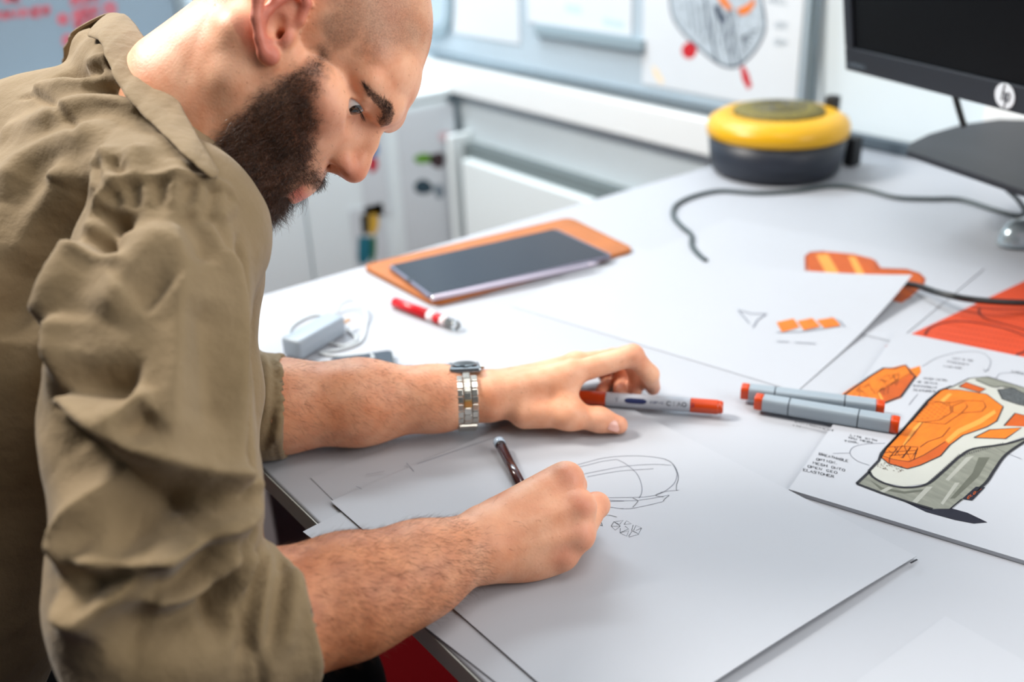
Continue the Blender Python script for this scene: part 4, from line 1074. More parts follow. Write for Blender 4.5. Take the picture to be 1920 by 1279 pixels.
# neck
hd.cap((0, -14, -30), nk, 50, 51, 20)
hd.cap((0, 20, -60), nk + np.array([0, 34, -10]), 42, 38, 26)
for s in (-1, 1):
    hd.cap((s * 50, -16, -30), nk + np.array([s * 24, 48, -26]), 10, 12, 24)
    hd.cap((s * 14, -46, -20), nk + np.array([s * 10, -26, 0]), 16, 30, 18)
hd.cap(nk, w2h(SN * 0.7 + NECK * 0.3), 50, 44, 20)
class InRoom:                                                       # the head sculpt seen in room coordinates
    def eval(s, P): return hd.eval(w2h(P)) * 0.001
for px_ in ([(627, 310), (636, 317), (647, 326)],):                 # nostrils, carved where the wing opens
    q_ = w2h(hits(InRoom(), px_))
    for s in (-1, 1):
        g_ = [(s * abs(p[0]), p[1], p[2]) for p in q_]
        hd.chain([(p[0] - s * 0.4, p[1], p[2] + 0.4) for p in g_], [1.9, 2.6, 1.8], 0.8, cut=True)
q_ = w2h(hits(InRoom(), [(628, 286), (619, 296), (615, 306), (617, 314)]))      # groove round the wing of the nose
for s in (-1, 1):
    hd.chain([(s * (abs(p[0]) + 1.1), p[1], p[2]) for p in q_], [1.2, 1.9, 2.0, 1.4], 2.5, cut=True)
Vh, Fh = hd.mesh((-100, -115, -215), (100, 140, 145), 1.6)
Vh = relax(Vh, Fh, 2, 0.4)
Nh = normals(Vh, Fh)

# masks on the skin: R hair root shade, G redness, B dark opening
Ph = np.stack([np.abs(Vh[:, 0]), Vh[:, 1], Vh[:, 2]], 1)
prj = project(h2w(Ph))
BEARD = [(598, 84), (624, 96), (618, 118), (606, 150), (598, 190), (601, 226), (592, 262), (590, 300), (604, 318), (626, 330), (638, 343), (632, 362), (596, 366), (582, 352), (566, 358), (556, 378),
         (572, 384), (585, 398), (570, 470), (470, 470), (420, 380), (398, 310), (404, 262), (428, 226), (462, 196), (500, 158), (530, 140), (566, 122), (588, 104)]
inb = inpoly(prj, BEARD)
edge = polydist(prj, BEARD + BEARD[:1])
sd = np.where(inb, edge, -edge)
rnd = vnoise(Vh, 6.0, 3)
beard = np.clip((sd + 13 + rnd * 10) / 32, 0, 1) * (Vh[:, 1] > -25)
under = (Vh[:, 2] < -88) & (Vh[:, 1] > 45) & (Vh[:, 2] > -125)
beard = np.maximum(beard, under * 0.8)
lips = np.clip(1.4 - np.abs(Vh[:, 2] + 60) / 8.5, 0, 1) * (Vh[:, 1] > 90) * (np.abs(Vh[:, 0]) < 24)
beard = beard * (1 - np.clip(lips * 1.5, 0, 1))
# cropped scalp
hair = np.clip((Vh[:, 2] - 62 + 0.55 * np.abs(Vh[:, 1] - 10) - np.clip(Vh[:, 1] - 40, 0, 99) * 1.2) / 16 + rnd * 0.6, 0, 1)
nape = np.clip((Vh[:, 2] + 62 + rnd * 14) / 45, 0, 1) * np.clip((-Vh[:, 1] - 38) / 16, 0, 1)
front = np.clip((78 - Vh[:, 1] - (Vh[:, 2] - 60) * 0.5 + rnd * 12) / 22, 0, 1)
scalp = np.maximum(np.clip((Vh[:, 2] - 36 + rnd * 8) / 20, 0, 1) * np.clip((62 - Vh[:, 1]) / 16, 0, 1), nape)
side = np.clip((Vh[:, 2] - 18 + rnd * 5) / 12, 0, 1) * np.clip((Vh[:, 1] - 2) / 8, 0, 1) * np.clip((38 - Vh[:, 1] + rnd * 6) / 12, 0, 1)
top = np.clip((Vh[:, 2] - 95) / 25, 0, 1) * np.clip((Vh[:, 1] - 0) / 30, 0, 1)
scalp = np.maximum(scalp, side) * (1 - 0.75 * top)
ear = np.clip((np.abs(Vh[:, 0]) - 71) / 8, 0, 1) * (np.abs(Vh[:, 1] + 10) < 40) * (Vh[:, 2] > -32)
scalp = scalp * (1 - ear)
red = np.maximum.reduce([0.9 * ear, lips, 0.55 * np.exp(-((Vh[:, 1] - 114) ** 2 + (Vh[:, 2] + 13) ** 2) / 260.0), 0.35 * np.exp(-((Vh[:, 1] - 70) ** 2 + (Vh[:, 2] + 8) ** 2) / 500.0)])
BROW = [(681, 156), (692, 166), (704, 176), (726, 189), (736, 199), (739, 215), (731, 234), (714, 239), (710, 229), (718, 217), (715, 206), (702, 193), (686, 173)]
brow_m = inpoly(prj, BROW) & (Vh[:, 1] > 50)
hcol = np.stack([np.clip(np.maximum.reduce([beard * 0.85, scalp * 0.52, brow_m * 0.9]), 0, 1), np.clip(red, 0, 1), np.zeros(len(Vh)), np.ones(len(Vh))], 1)
Vhw = h2w(Vh)

# ---- right arm with the drawing hand
WR = atz(890, 1026, 0.782); CUFF = atz(560, 1150, 0.792); ELB = at(275, 1215, 0.70)
ra = Sculpt()
ra.chain([ELB, CUFF * 0.8 + ELB * 0.2, CUFF * 0.75 + WR * 0.25, CUFF * 0.35 + WR * 0.65, WR], [0.048, 0.0475, 0.0445, 0.0345, 0.0285], 0.02)
up3 = np.array([0, 0, 1.0])
fa = nrm(WR - CUFF)
side3 = nrm(np.cross(fa, up3))
ra.ell(CUFF * 0.62 + WR * 0.38 + side3 * 0.012 - up3 * 0.006, (0.030, 0.07, 0.028), 0.02, X=np.stack([side3, fa, np.cross(side3, fa)]))
MC = [atz(1064, 898, 0.812), atz(1088, 950, 0.800), atz(1087, 1003, 0.781), atz(1056, 1041, 0.764)]     # knuckles index .. little
MR = [0.0128, 0.0126, 0.0118, 0.0108]
PC = (MC[0] + MC[1] + MC[2] + MC[3]) / 4
dors = nrm(np.cross(MC[3] - MC[0], PC - WR)); dors = dors if dors @ (CAM - PC) > 0 else -dors
pal = -dors
for i in range(4):
    base = WR + (MC[i] - PC) * 0.42 + nrm(PC - WR) * 0.012
    ra.cap(base, MC[i] + pal * 0.003, 0.0165, MR[i] + 0.0005, 0.014)
    ra.cap(base + pal * 0.012, MC[i] + pal * 0.014 - nrm(PC - WR) * 0.006, 0.015, 0.012, 0.014)
    ra.ell(MC[i] + dors * 0.0008, (MR[i] * 1.02,) * 3, 0.006)
    ra.cap(WR + (MC[i] - PC) * 0.35 + dors * 0.0105, MC[i] + dors * 0.007, 0.0035, 0.0036, 0.006)                  # tendon
ra.ell(WR * 0.6 + MC[3] * 0.4 + pal * 0.010 - up3 * 0.004, (0.019, 0.032, 0.017), 0.014, X=np.stack([nrm(MC[3] - MC[0]), nrm(PC - WR), dors]))
PT = atz(1017, 988, DZ + 0.0043)                                   # pen tip on the paper
best = None
for d in np.linspace(0.75, 1.1, 400):                              # pen top on its sight line, 145 mm from the tip
    q = at(934, 826, d); e_ = abs(np.linalg.norm(q - PT) - 0.142)
    if best is None or e_ < best[0]: best = (e_, q)
PTOP = best[1]; PX = nrm(PTOP - PT)
GRIP = PT + PX * 0.030
fwd = nrm(PC - WR)
tips = [GRIP + dors * 0.009 + fwd * 0.004 - PX * 0.002, GRIP + fwd * 0.009 - PX * 0.013 + pal * 0.002, PT + fwd * 0.010 + dors * 0.012 + up3 * 0.012, PT + fwd * -0.006 + dors * 0.018 + up3 * 0.010]
lens = [(0.044, 0.026, 0.021), (0.047, 0.029, 0.022), (0.043, 0.027, 0.021), (0.034, 0.020, 0.018)]
def finger(sc, a, tip, ls, rs, bend, k=0.006):
    """three bones from knuckle a to tip, bowed towards bend"""
    D = tip - a; L = np.linalg.norm(D); tot = sum(ls); X = D / L
    b = nrm(bend - X * (bend @ X))
    # bow depth so that the chain closes
    lo_, hi_ = 0.0, math.pi * 0.9
    for _ in range(40):
        q = (lo_ + hi_) / 2                                        # total turn split on two joints, first bone tilted
        an = [q * 0.5, q * 0.5 - q * 0.58, q * 0.5 - q]
        ln = sum(l * math.cos(t_) for l, t_ in zip(ls, an))
        off_ = sum(l * math.sin(t_) for l, t_ in zip(ls, an))
        if math.hypot(ln, off_) > L: lo_ = q
        else: hi_ = q
    pts = [np.zeros(2)]
    for l, t_ in zip(ls, an): pts.append(pts[-1] + l * np.array([math.cos(t_), math.sin(t_)]))
    rot = math.atan2(pts[-1][1], pts[-1][0]); c_, s_ = math.cos(-rot), math.sin(-rot)
    P3 = [a + X * (p[0] * c_ - p[1] * s_) + b * (p[0] * s_ + p[1] * c_) for p in pts]
    sc.chain(P3, rs, k)
    for j in (1, 2): sc.ell(P3[j], (rs[j] * 1.05,) * 3, k)
    return P3
RF = []
for i in range(4):
    RF.append(finger(ra, MC[i] + pal * 0.002, tips[i], lens[i], [MR[i], MR[i] * 0.86, MR[i] * 0.74, MR[i] * 0.64], fwd + dors * 0.15 + up3 * 0.2, 0.004))
# thumb on the far side of the palm
TB = WR + fwd * 0.022 + pal * 0.020 + nrm(MC[0] - MC[3]) * 0.016
TM = TB * 0.5 + (GRIP - PX * 0.002) * 0.5 + pal * 0.012 + up3 * 0.008
ra.chain([TB, TM, GRIP + pal * 0.010 + PX * 0.004, GRIP + pal * 0.008 - PX * 0.012], [0.017, 0.0128, 0.0108, 0.0085], 0.008)
ra.cap(TB, MC[0] + pal * 0.012, 0.015, 0.010, 0.014)               # web

# ---- left arm and resting hand
LW = atz(905, 743, 0.781); LC2 = atz(520, 762, 0.792); LE = LC2 + (LC2 - LW) * 0.32 + np.array([-0.01, 0, 0.01])
la = Sculpt()
la.chain([LE, LC2, LC2 * 0.6 + LW * 0.4, LC2 * 0.22 + LW * 0.78, LW], [0.046, 0.0465, 0.0425, 0.0320, 0.0275], 0.02)
LMC = [at(1072, 700, 1.058), at(1080, 684, 1.094), at(1080, 690, 1.122), at(1072, 706, 1.145)]
LPIP = [at(1186, 667, 1.075), at(1178, 668, 1.106), at(1150, 672, 1.135), at(1126, 688, 1.155)]
LDIP = [at(1218, 702, 1.088), at(1196, 704, 1.118), at(1166, 708, 1.142), at(1142, 714, 1.160)]
LTIP = [atz(1224, 727, 0.7535), atz(1190, 733, 0.7530), atz(1162, 735, 0.7525), atz(1126, 737, 0.7515)]
LR_ = [0.0128, 0.0126, 0.0118, 0.0105]
LPC = sum(LMC) / 4; lf = nrm(LPC - LW)
for i in range(4):
    base = LW + (LMC[i] - LPC) * 0.40 + lf * 0.014
    la.cap(base, LMC[i], 0.0175, LR_[i] + 0.001, 0.014)
    la.cap(base - up3 * 0.010, LMC[i] - up3 * 0.012 - lf * 0.008, 0.016, 0.012, 0.014)
    la.chain([LMC[i], LPIP[i], LDIP[i], LTIP[i]], [LR_[i], LR_[i] * 0.88, LR_[i] * 0.78, LR_[i] * 0.66], 0.005)
    la.ell(LPIP[i], (LR_[i] * 0.93,) * 3, 0.004); la.ell(LMC[i] + up3 * 0.001, (LR_[i] * 1.02,) * 3, 0.006)
LT = [atz(985, 772, 0.769), atz(1068, 778, 0.767), atz(1124, 787, 0.7600), atz(1160, 797, 0.7537)]
la.chain(LT, [0.0185, 0.0135, 0.0118, 0.0098], 0.010)
la.ell(LT[2], (0.0122,) * 3, 0.004)
la.cap(LT[1], LMC[0] - up3 * 0.006 - lf * 0.012, 0.011, 0.012, 0.014)     # web of the thumb
la.ell(LW + lf * 0.035 - up3 * 0.006, (0.024, 0.034, 0.018), 0.016, X=np.stack([nrm(np.cross(lf, up3)), lf, np.cross(nrm(np.cross(lf, up3)), lf)]))

def sculpt_mesh(sc, h, rel=2):
    lo = np.min([p[1] for p in sc.prims if not p[4]], 0) - 0.012; hi = np.max([p[2] for p in sc.prims if not p[4]], 0) + 0.012
    V, F = sc.mesh(lo, hi, h); return relax(V, F, rel, 0.4), F
Vr, Fr = sculpt_mesh(ra, 0.0016); Vl, Fl = sculpt_mesh(la, 0.0016)
def arm_col(V, N, spots, ax0, ax1, tn, rad=0.014):
    g_ = np.zeros(len(V))
    for p in spots: g_ = np.maximum(g_, 0.5 * np.exp(-((V - p) ** 2).sum(1) / rad ** 2))
    x_ = (V - ax0) @ nrm(ax1 - ax0) / np.linalg.norm(ax1 - ax0)                  # tanned forearm, paler hand
    tan = tn * np.clip(1.25 - 0.75 * np.clip(x_, 0, 2), 0.1, 1)
    return np.stack([np.zeros(len(V)), g_, tan, np.ones(len(V))], 1)
Nr = normals(Vr, Fr); Nl = normals(Vl, Fl)
cr = arm_col(Vr, Nr, [m + dors * 0.012 for m in MC] + [p[1] for p in RF], CUFF, WR, 0.85); cl_ = arm_col(Vl, Nl, LPIP + LTIP + [LT[2], LT[3]], LC2, LW, 0.45)
# ---- unseen core under the shirt, so the figure is whole
SHR = at(335, 440, 0.785); SHL = np.array([-1.075, 0.285, 1.00]); CHEST = np.array([-0.90, 0.14, 0.93]); PELV = np.array([-0.92, -0.20, 0.50])
co = Sculpt()
co.chain([PELV, CHEST, SN], [0.09, 0.08, 0.04], 0.05); co.cap(SHR + np.array([-0.03, 0, -0.02]), SHL, 0.035, 0.035, 0.04)
co.cap(SHR, ELB, 0.034, 0.034, 0.03); co.cap(SHL, LE, 0.034, 0.034, 0.03)
Vc, Fc = sculpt_mesh(co, 0.008)
Vb = np.concatenate([Vhw, Vr, Vl, Vc]); o1 = len(Vhw); o2 = o1 + len(Vr); o3 = o2 + len(Vl)
Fb = np.concatenate([Fh, Fr + o1, Fl + o2, Fc + o3])
colr = np.concatenate([hcol, cr, cl_, np.tile([0, 0, 0, 1.0], (len(Vc), 1))])

def skin_material():
    m = bpy.data.materials.new('skin'); m.use_nodes = True; nt = m.node_tree; N = nt.nodes; L = nt.links; b = N['Principled BSDF']
    at_ = N.new('ShaderNodeAttribute'); at_.attribute_name = 'tone'
    sp_ = N.new('ShaderNodeSeparateColor'); L.new(at_.outputs['Color'], sp_.inputs[0])
    tc = N.new('ShaderNodeTexCoord')
    def noise(s, d=4):
        n = N.new('ShaderNodeTexNoise'); n.inputs['Scale'].default_value = s; n.inputs['Detail'].default_value = d; L.new(tc.outputs['Object'], n.inputs['Vector']); return n
    def mix(f, a, c):
        x = N.new('ShaderNodeMix'); x.data_type = 'RGBA'
        if hasattr(f, 'links'): L.new(f, x.inputs[0])
        else: x.inputs[0].default_value = f
        for k, q in ((6, a), (7, c)):
            if isinstance(q, tuple): x.inputs[k].default_value = (*q, 1)
            else: L.new(q, x.inputs[k])
        return x.outputs[2]
    def rng(s, a, c, lo=0.0, hi=1.0):
        x = N.new('ShaderNodeMapRange'); L.new(s, x.inputs[0]); x.inputs[1].default_value = a; x.inputs[2].default_value = c; x.inputs[3].default_value = lo; x.inputs[4].default_value = hi; return x.outputs[0]
    blot = rng(noise(38, 5).outputs[0], 0.35, 0.68)
    base = mix(blot, srgb(242, 186, 152), srgb(227, 156, 119))
    fre = rng(noise(330, 2).outputs[0], 0.66, 0.74, 0, 0.35)
    base = mix(fre, base, srgb(150, 92, 70))
    mr = N.new('ShaderNodeMath'); mr.operation = 'MULTIPLY'; L.new(sp_.outputs[1], mr.inputs[0]); mr.inputs[1].default_value = 0.75
    base = mix(mr.outputs[0], base, srgb(190, 88, 80))
    base = mix(sp_.outputs[2], base, mix(rng(noise(60, 5).outputs[0], 0.35, 0.65), srgb(206, 134, 92), srgb(176, 104, 66)))
    st = noise(900, 2)
    ms = N.new('ShaderNodeMath'); ms.operation = 'MULTIPLY'; L.new(sp_.outputs[0], ms.inputs[0]); L.new(rng(st.outputs[0], 0.30, 0.62, 0.55, 1.0), ms.inputs[1])
    base = mix(ms.outputs[0], base, srgb(66, 44, 32))
    L.new(base, b.inputs['Base Color'])
    b.inputs['Roughness'].default_value = 0.48
    b.inputs['Specular IOR Level'].default_value = 0.4
    b.inputs['Subsurface Weight'].default_value = 0.2
    b.inputs['Subsurface Radius'].default_value = (0.008, 0.003, 0.0015)
    b.inputs['Subsurface Scale'].default_value = 0.6
    bp = N.new('ShaderNodeBump'); bp.inputs['Strength'].default_value = 0.2; bp.inputs['Distance'].default_value = 0.0012
    L.new(noise(420, 4).outputs[0], bp.inputs['Height']); L.new(bp.outputs[0], b.inputs['Normal'])
    return m
person = mesh_obj('person', Vb, Fb, skin_material(), None, True)
ca = person.data.color_attributes.new('tone', 'FLOAT_COLOR', 'POINT'); ca.data.foreach_set('color', colr.astype(np.float32).ravel())
tag(person, 'bearded man with shaved head in an olive shirt leaning over the desk and drawing', 'person')

# ---- eyes
def eye_material():
    m = bpy.data.materials.new('eye'); m.use_nodes = True; nt = m.node_tree; N = nt.nodes; L = nt.links; b = N['Principled BSDF']
    a = N.new('ShaderNodeAttribute'); a.attribute_name = 'iris'
    cr_ = N.new('ShaderNodeValToRGB'); L.new(a.outputs['Fac'], cr_.inputs[0])
    e = cr_.color_ramp.elements; e[0].position = 0.0; e[0].color = (0.004, 0.004, 0.005, 1); e[1].position = 1.0; e[1].color = (0.72, 0.68, 0.66, 1)
    for p, c in ((0.20, (0.004, 0.004, 0.005, 1)), (0.26, (0.05, 0.035, 0.025, 1)), (0.50, (0.02, 0.014, 0.012, 1)), (0.55, (0.72, 0.69, 0.67, 1))):
        q = e.new(p); q.color = c
    L.new(cr_.outputs[0], b.inputs['Base Color']); b.inputs['Roughness'].default_value = 0.06; b.inputs['Coat Weight'].default_value = 1.0
    return m
m_eye = eye_material()
for s in (-1, 1):
    V, F = lathe((0, 0, 0), (0, 0, 1), [(max(12.6 * math.sin(t_), 0.001), -12.6 * math.cos(t_)) for t_ in np.linspace(0.0, math.pi, 33)], 40, cap=False)
    V = np.array(V); gz = nrm((s * 0.45, 0.87, -0.18)); d_ = (V / 12.6) @ gz; irs = np.arccos(np.clip(d_, -1, 1)) / 1.0
    o = mesh_obj('eye', h2w(V + EYE * np.array([s, 1, 1])), F, m_eye, person, True)
    at2 = o.data.attributes.new('iris', 'FLOAT', 'POINT'); at2.data.foreach_set('value', np.clip(irs, 0, 1).astype(np.float32))

# ---- beard, brows, lashes, cropped hair, arm hair
m_beard = mat('beard_hair', srgb(74, 47, 31), 0.36, var=0.55, scale=90, spec=0.8)
m_dark = mat('brow_hair', srgb(16, 11, 9), 0.45, var=0.3, scale=90)
m_arm = mat('arm_hair', srgb(86, 56, 36), 0.5)
def scatter(V, F, w, n, seed):
    """n random surface points, chosen with vertex weight w"""
    g = np.random.default_rng(seed)
    A = np.linalg.norm(np.cross(V[F[:, 2]] - V[F[:, 0]], V[F[:, 3]] - V[F[:, 1]]), axis=1) * w[F].mean(1)
    k = g.choice(len(F), n, p=A / A.sum()); u, v = g.random(n)[:, None], g.random(n)[:, None]
    f = F[k]; P = (V[f[:, 0]] * (1 - u) + V[f[:, 1]] * u) * (1 - v) + (V[f[:, 3]] * (1 - u) + V[f[:, 2]] * u) * v
    return P, f[:, 0], g
wb_ = np.where(beard > 0.16, beard, 0) * (Vh[:, 2] > -125)
P, vi, g = scatter(Vh, Fh, wb_ ** 1.7, 15000, 5)
Nn = Nh[vi]
dn = np.stack([np.zeros(len(P)), 0.35 + 0.35 * np.clip((P[:, 1] - 20) / 70, 0, 1), -np.ones(len(P))], 1)
musta = (P[:, 2] > -56) & (P[:, 1] > 84) & (np.abs(P[:, 0]) < 34)
dn[musta] = np.stack([np.sign(P[musta, 0]) * 0.7, 0.3 * np.ones(musta.sum()), -1.0 * np.ones(musta.sum())], 1)
dirs = Nn * (0.55 + 0.35 * g.random(len(P)))[:, None] + dn * 0.75 + g.normal(0, 0.28, (len(P), 3))
chin = np.clip((-P[:, 2] - 40) / 50, 0, 1)
Ln = (5.0 + 8 * np.clip((20 - P[:, 2]) / 60, 0, 1) + 9 * chin * np.clip(P[:, 1] / 60, 0.2, 1)) * g.uniform(0.55, 1.25, len(P))
Ln[musta] = g.uniform(6, 11, musta.sum()); Ln *= np.clip(beard[vi] * 1.1, 0.3, 1)
V, F = strands(P - Nn * 0.4, dirs, Ln, 5, 0.125, 0.8, None, 6)
bo = mesh_obj('beard', h2w(V), F, m_beard, person); tag(bo, 'thick dark brown beard and moustache', kind='stuff')
prv = project(h2w(Vh)); vis = (Vh[:, 0] > 0)
for s in (1, -1):
    w = (brow_m & (s * Vh[:, 0] > 2)).astype(float)
    vw = HM @ nrm(CAM - HO); w = w * np.clip(Nh @ (vw * np.array([s, 1, 1])), 0, 1)
    if w.sum() < 5: continue
    P, vi, g = scatter(Vh, Fh, w, 1500, 8 + s)
    dirs = Nh[vi] * 0.30 + np.array([s * 0.5, -0.9, 0.15]) + g.normal(0, 0.2, (len(P), 3))
    V, F = strands(P - Nh[vi] * 0.3, dirs, g.uniform(3, 6.5, len(P)), 3, 0.10, 0.2, None, 3)
    tag(mesh_obj('eyebrow', h2w(V), F, m_dark, person), kind='stuff')
    # lashes along the upper lid edge
    tt = g.uniform(-1, 1, 80); c = EYE * np.array([s, 1, 1])
    az = tt * 0.75 + 0.22
    R_ = np.stack([s * np.sin(az) * 13.6, np.cos(az) * 13.6, np.full(len(tt), -0.4) + 1.4 * (1 - tt * tt)], 1) + c
    dl_ = (R_ - c) / 13.6 + np.array([0, 0, -0.35]) + g.normal(0, 0.1, (len(tt), 3))
    V, F = strands(R_, dl_, g.uniform(5, 8, len(tt)), 3, 0.08, 0.1, np.array([[0, 0, 0.25]]), 2)
    tag(mesh_obj('eyelashes', h2w(V), F, m_dark, person), kind='stuff')
P, vi, g = scatter(Vh, Fh, np.where(scalp > 0.25, scalp, 0) * (Vh[:, 2] < 118), 16000, 12)
dirs = Nh[vi] * 0.6 + np.array([0, -0.3, -0.6]) + g.normal(0, 0.25, (len(P), 3))
V, F = strands(P - Nh[vi] * 0.2, dirs, g.uniform(0.9, 2.2, len(P)) , 1, 0.075, 0.0, None, 4)
tag(mesh_obj('cropped_hair', h2w(V), F, m_beard, person), kind='stuff')
for (Va, Fa, Na, W0, C0, E0, sd_, nn) in ((Vr, Fr, Nr, WR, CUFF, ELB, 21, 6500), (Vl, Fl, Nl, LW, LC2, LE, 22, 4600)):
    ax_ = nrm(W0 - C0); tpos = (Va - C0) @ ax_ / np.linalg.norm(W0 - C0)
    w = np.clip((tpos + 0.1) / 0.15, 0, 1) * np.clip((1.02 - tpos) / 0.1, 0, 1) * np.clip(Na[:, 2] * 0.9 + 0.55, 0.05, 1)
    w = w + 0.14 * np.clip((tpos - 1.0) / 0.05, 0, 1) * (tpos < 1.22) * np.clip(Na[:, 2], 0, 1)
    P, vi, g = scatter(Va, Fa, w, nn, sd_)
    dirs = Na[vi] * 0.22 + ax_ * 0.75 + np.array([0.25, -0.1, -0.45]) * (0.6 + 0.5 * g.random(len(P)))[:, None] + g.normal(0, 0.22, (len(P), 3))
    V, F = strands(P - Na[vi] * 0.0003, dirs, g.uniform(0.005, 0.011, len(P)), 3, 0.000065, 0.35, None, sd_)
    tag(mesh_obj('arm_hair', V, F, m_arm, person), kind='stuff')

# ---- nails
m_nail = mat('nail', srgb(226, 172, 158), 0.25, var=0.04, scale=60)
def nail(tip, prev, nrm_, w, l):
    X = nrm(tip - prev); Z = nrm(nrm_ - X * (nrm_ @ X)); Y = np.cross(Z, X); V = []; F = []
    for i in range(7):
        for j in range(7):
            a, b = i / 3 - 1, j / 3 - 1
            k = 1 - 0.22 * max(0, a) ** 4 - 0.1 * max(0, -a) ** 4
            V.append(tip + X * (a * l / 2) + Y * (b * k * w / 2) + Z * (-0.0016 * b * b - 0.0008 * a * a))
    F = [(i * 7 + j, i * 7 + j + 1, (i + 1) * 7 + j + 1, (i + 1) * 7 + j) for i in range(6) for j in range(6)]
    n0 = len(V); V = V + [v - Z * 0.0006 for v in V]; F = F + [tuple(reversed([q + n0 for q in f])) for f in F]
    mesh_obj('fingernail', V, F, m_nail, person, True)
q_ = hits(la, [(1154, 798), (1138, 793)]); tdir = nrm(CAM - q_[0] + np.array([0, 0, 0.10]))
nail(q_[0] + tdir * 0.0007, q_[1] + tdir * 0.0007, tdir, 0.0125, 0.0135)
for i in range(3):
    z_ = nrm(np.cross(nrm(np.cross(LTIP[i] - LDIP[i], LDIP[i] - LPIP[i])), LTIP[i] - LDIP[i])); z_ = z_ if z_ @ lf > 0 else -z_
    nail(LTIP[i] + z_ * LR_[i] * 0.66, LDIP[i] + z_ * LR_[i] * 0.78, z_, 0.010, 0.011)

# ---- shirt
def cloth_material(name, c1_, c2_):
    m = bpy.data.materials.new(name); m.use_nodes = True; nt = m.node_tree; N = nt.nodes; L = nt.links; b = N['Principled BSDF']
    tc = N.new('ShaderNodeTexCoord')
    n = N.new('ShaderNodeTexNoise'); n.inputs['Scale'].default_value = 14; n.inputs['Detail'].default_value = 6; L.new(tc.outputs['Object'], n.inputs['Vector'])
    mx = N.new('ShaderNodeMix'); mx.data_type = 'RGBA'; mx.inputs[6].default_value = (*c1_, 1); mx.inputs[7].default_value = (*c2_, 1)
    mr = N.new('ShaderNodeMapRange'); mr.inputs[1].default_value = 0.3; mr.inputs[2].default_value = 0.7; L.new(n.outputs[0], mr.inputs[0]); L.new(mr.outputs[0], mx.inputs[0])
    L.new(mx.outputs[2], b.inputs['Base Color']); b.inputs['Roughness'].default_value = 0.85; b.inputs['Specular IOR Level'].default_value = 0.2
    b.inputs['Sheen Weight'].default_value = 0.15
    w = N.new('ShaderNodeTexNoise'); w.inputs['Scale'].default_value = 90; w.inputs['Detail'].default_value = 5; L.new(tc.outputs['Object'], w.inputs['Vector'])
    w2 = N.new('ShaderNodeTexNoise'); w2.inputs['Scale'].default_value = 900; L.new(tc.outputs['Object'], w2.inputs['Vector'])
    b1 = N.new('ShaderNodeBump'); b1.inputs['Strength'].default_value = 0.25; b1.inputs['Distance'].default_value = 0.006; L.new(w.outputs[0], b1.inputs['Height'])
    b2 = N.new('ShaderNodeBump'); b2.inputs['Strength'].default_value = 0.25; b2.inputs['Distance'].default_value = 0.001; L.new(w2.outputs[0], b2.inputs['Height']); L.new(b1.outputs[0], b2.inputs['Normal'])
    L.new(b2.outputs[0], b.inputs['Normal'])
    return m
m_shirt = cloth_material('olive_cotton', srgb(147, 127, 98), srgb(128, 109, 80))
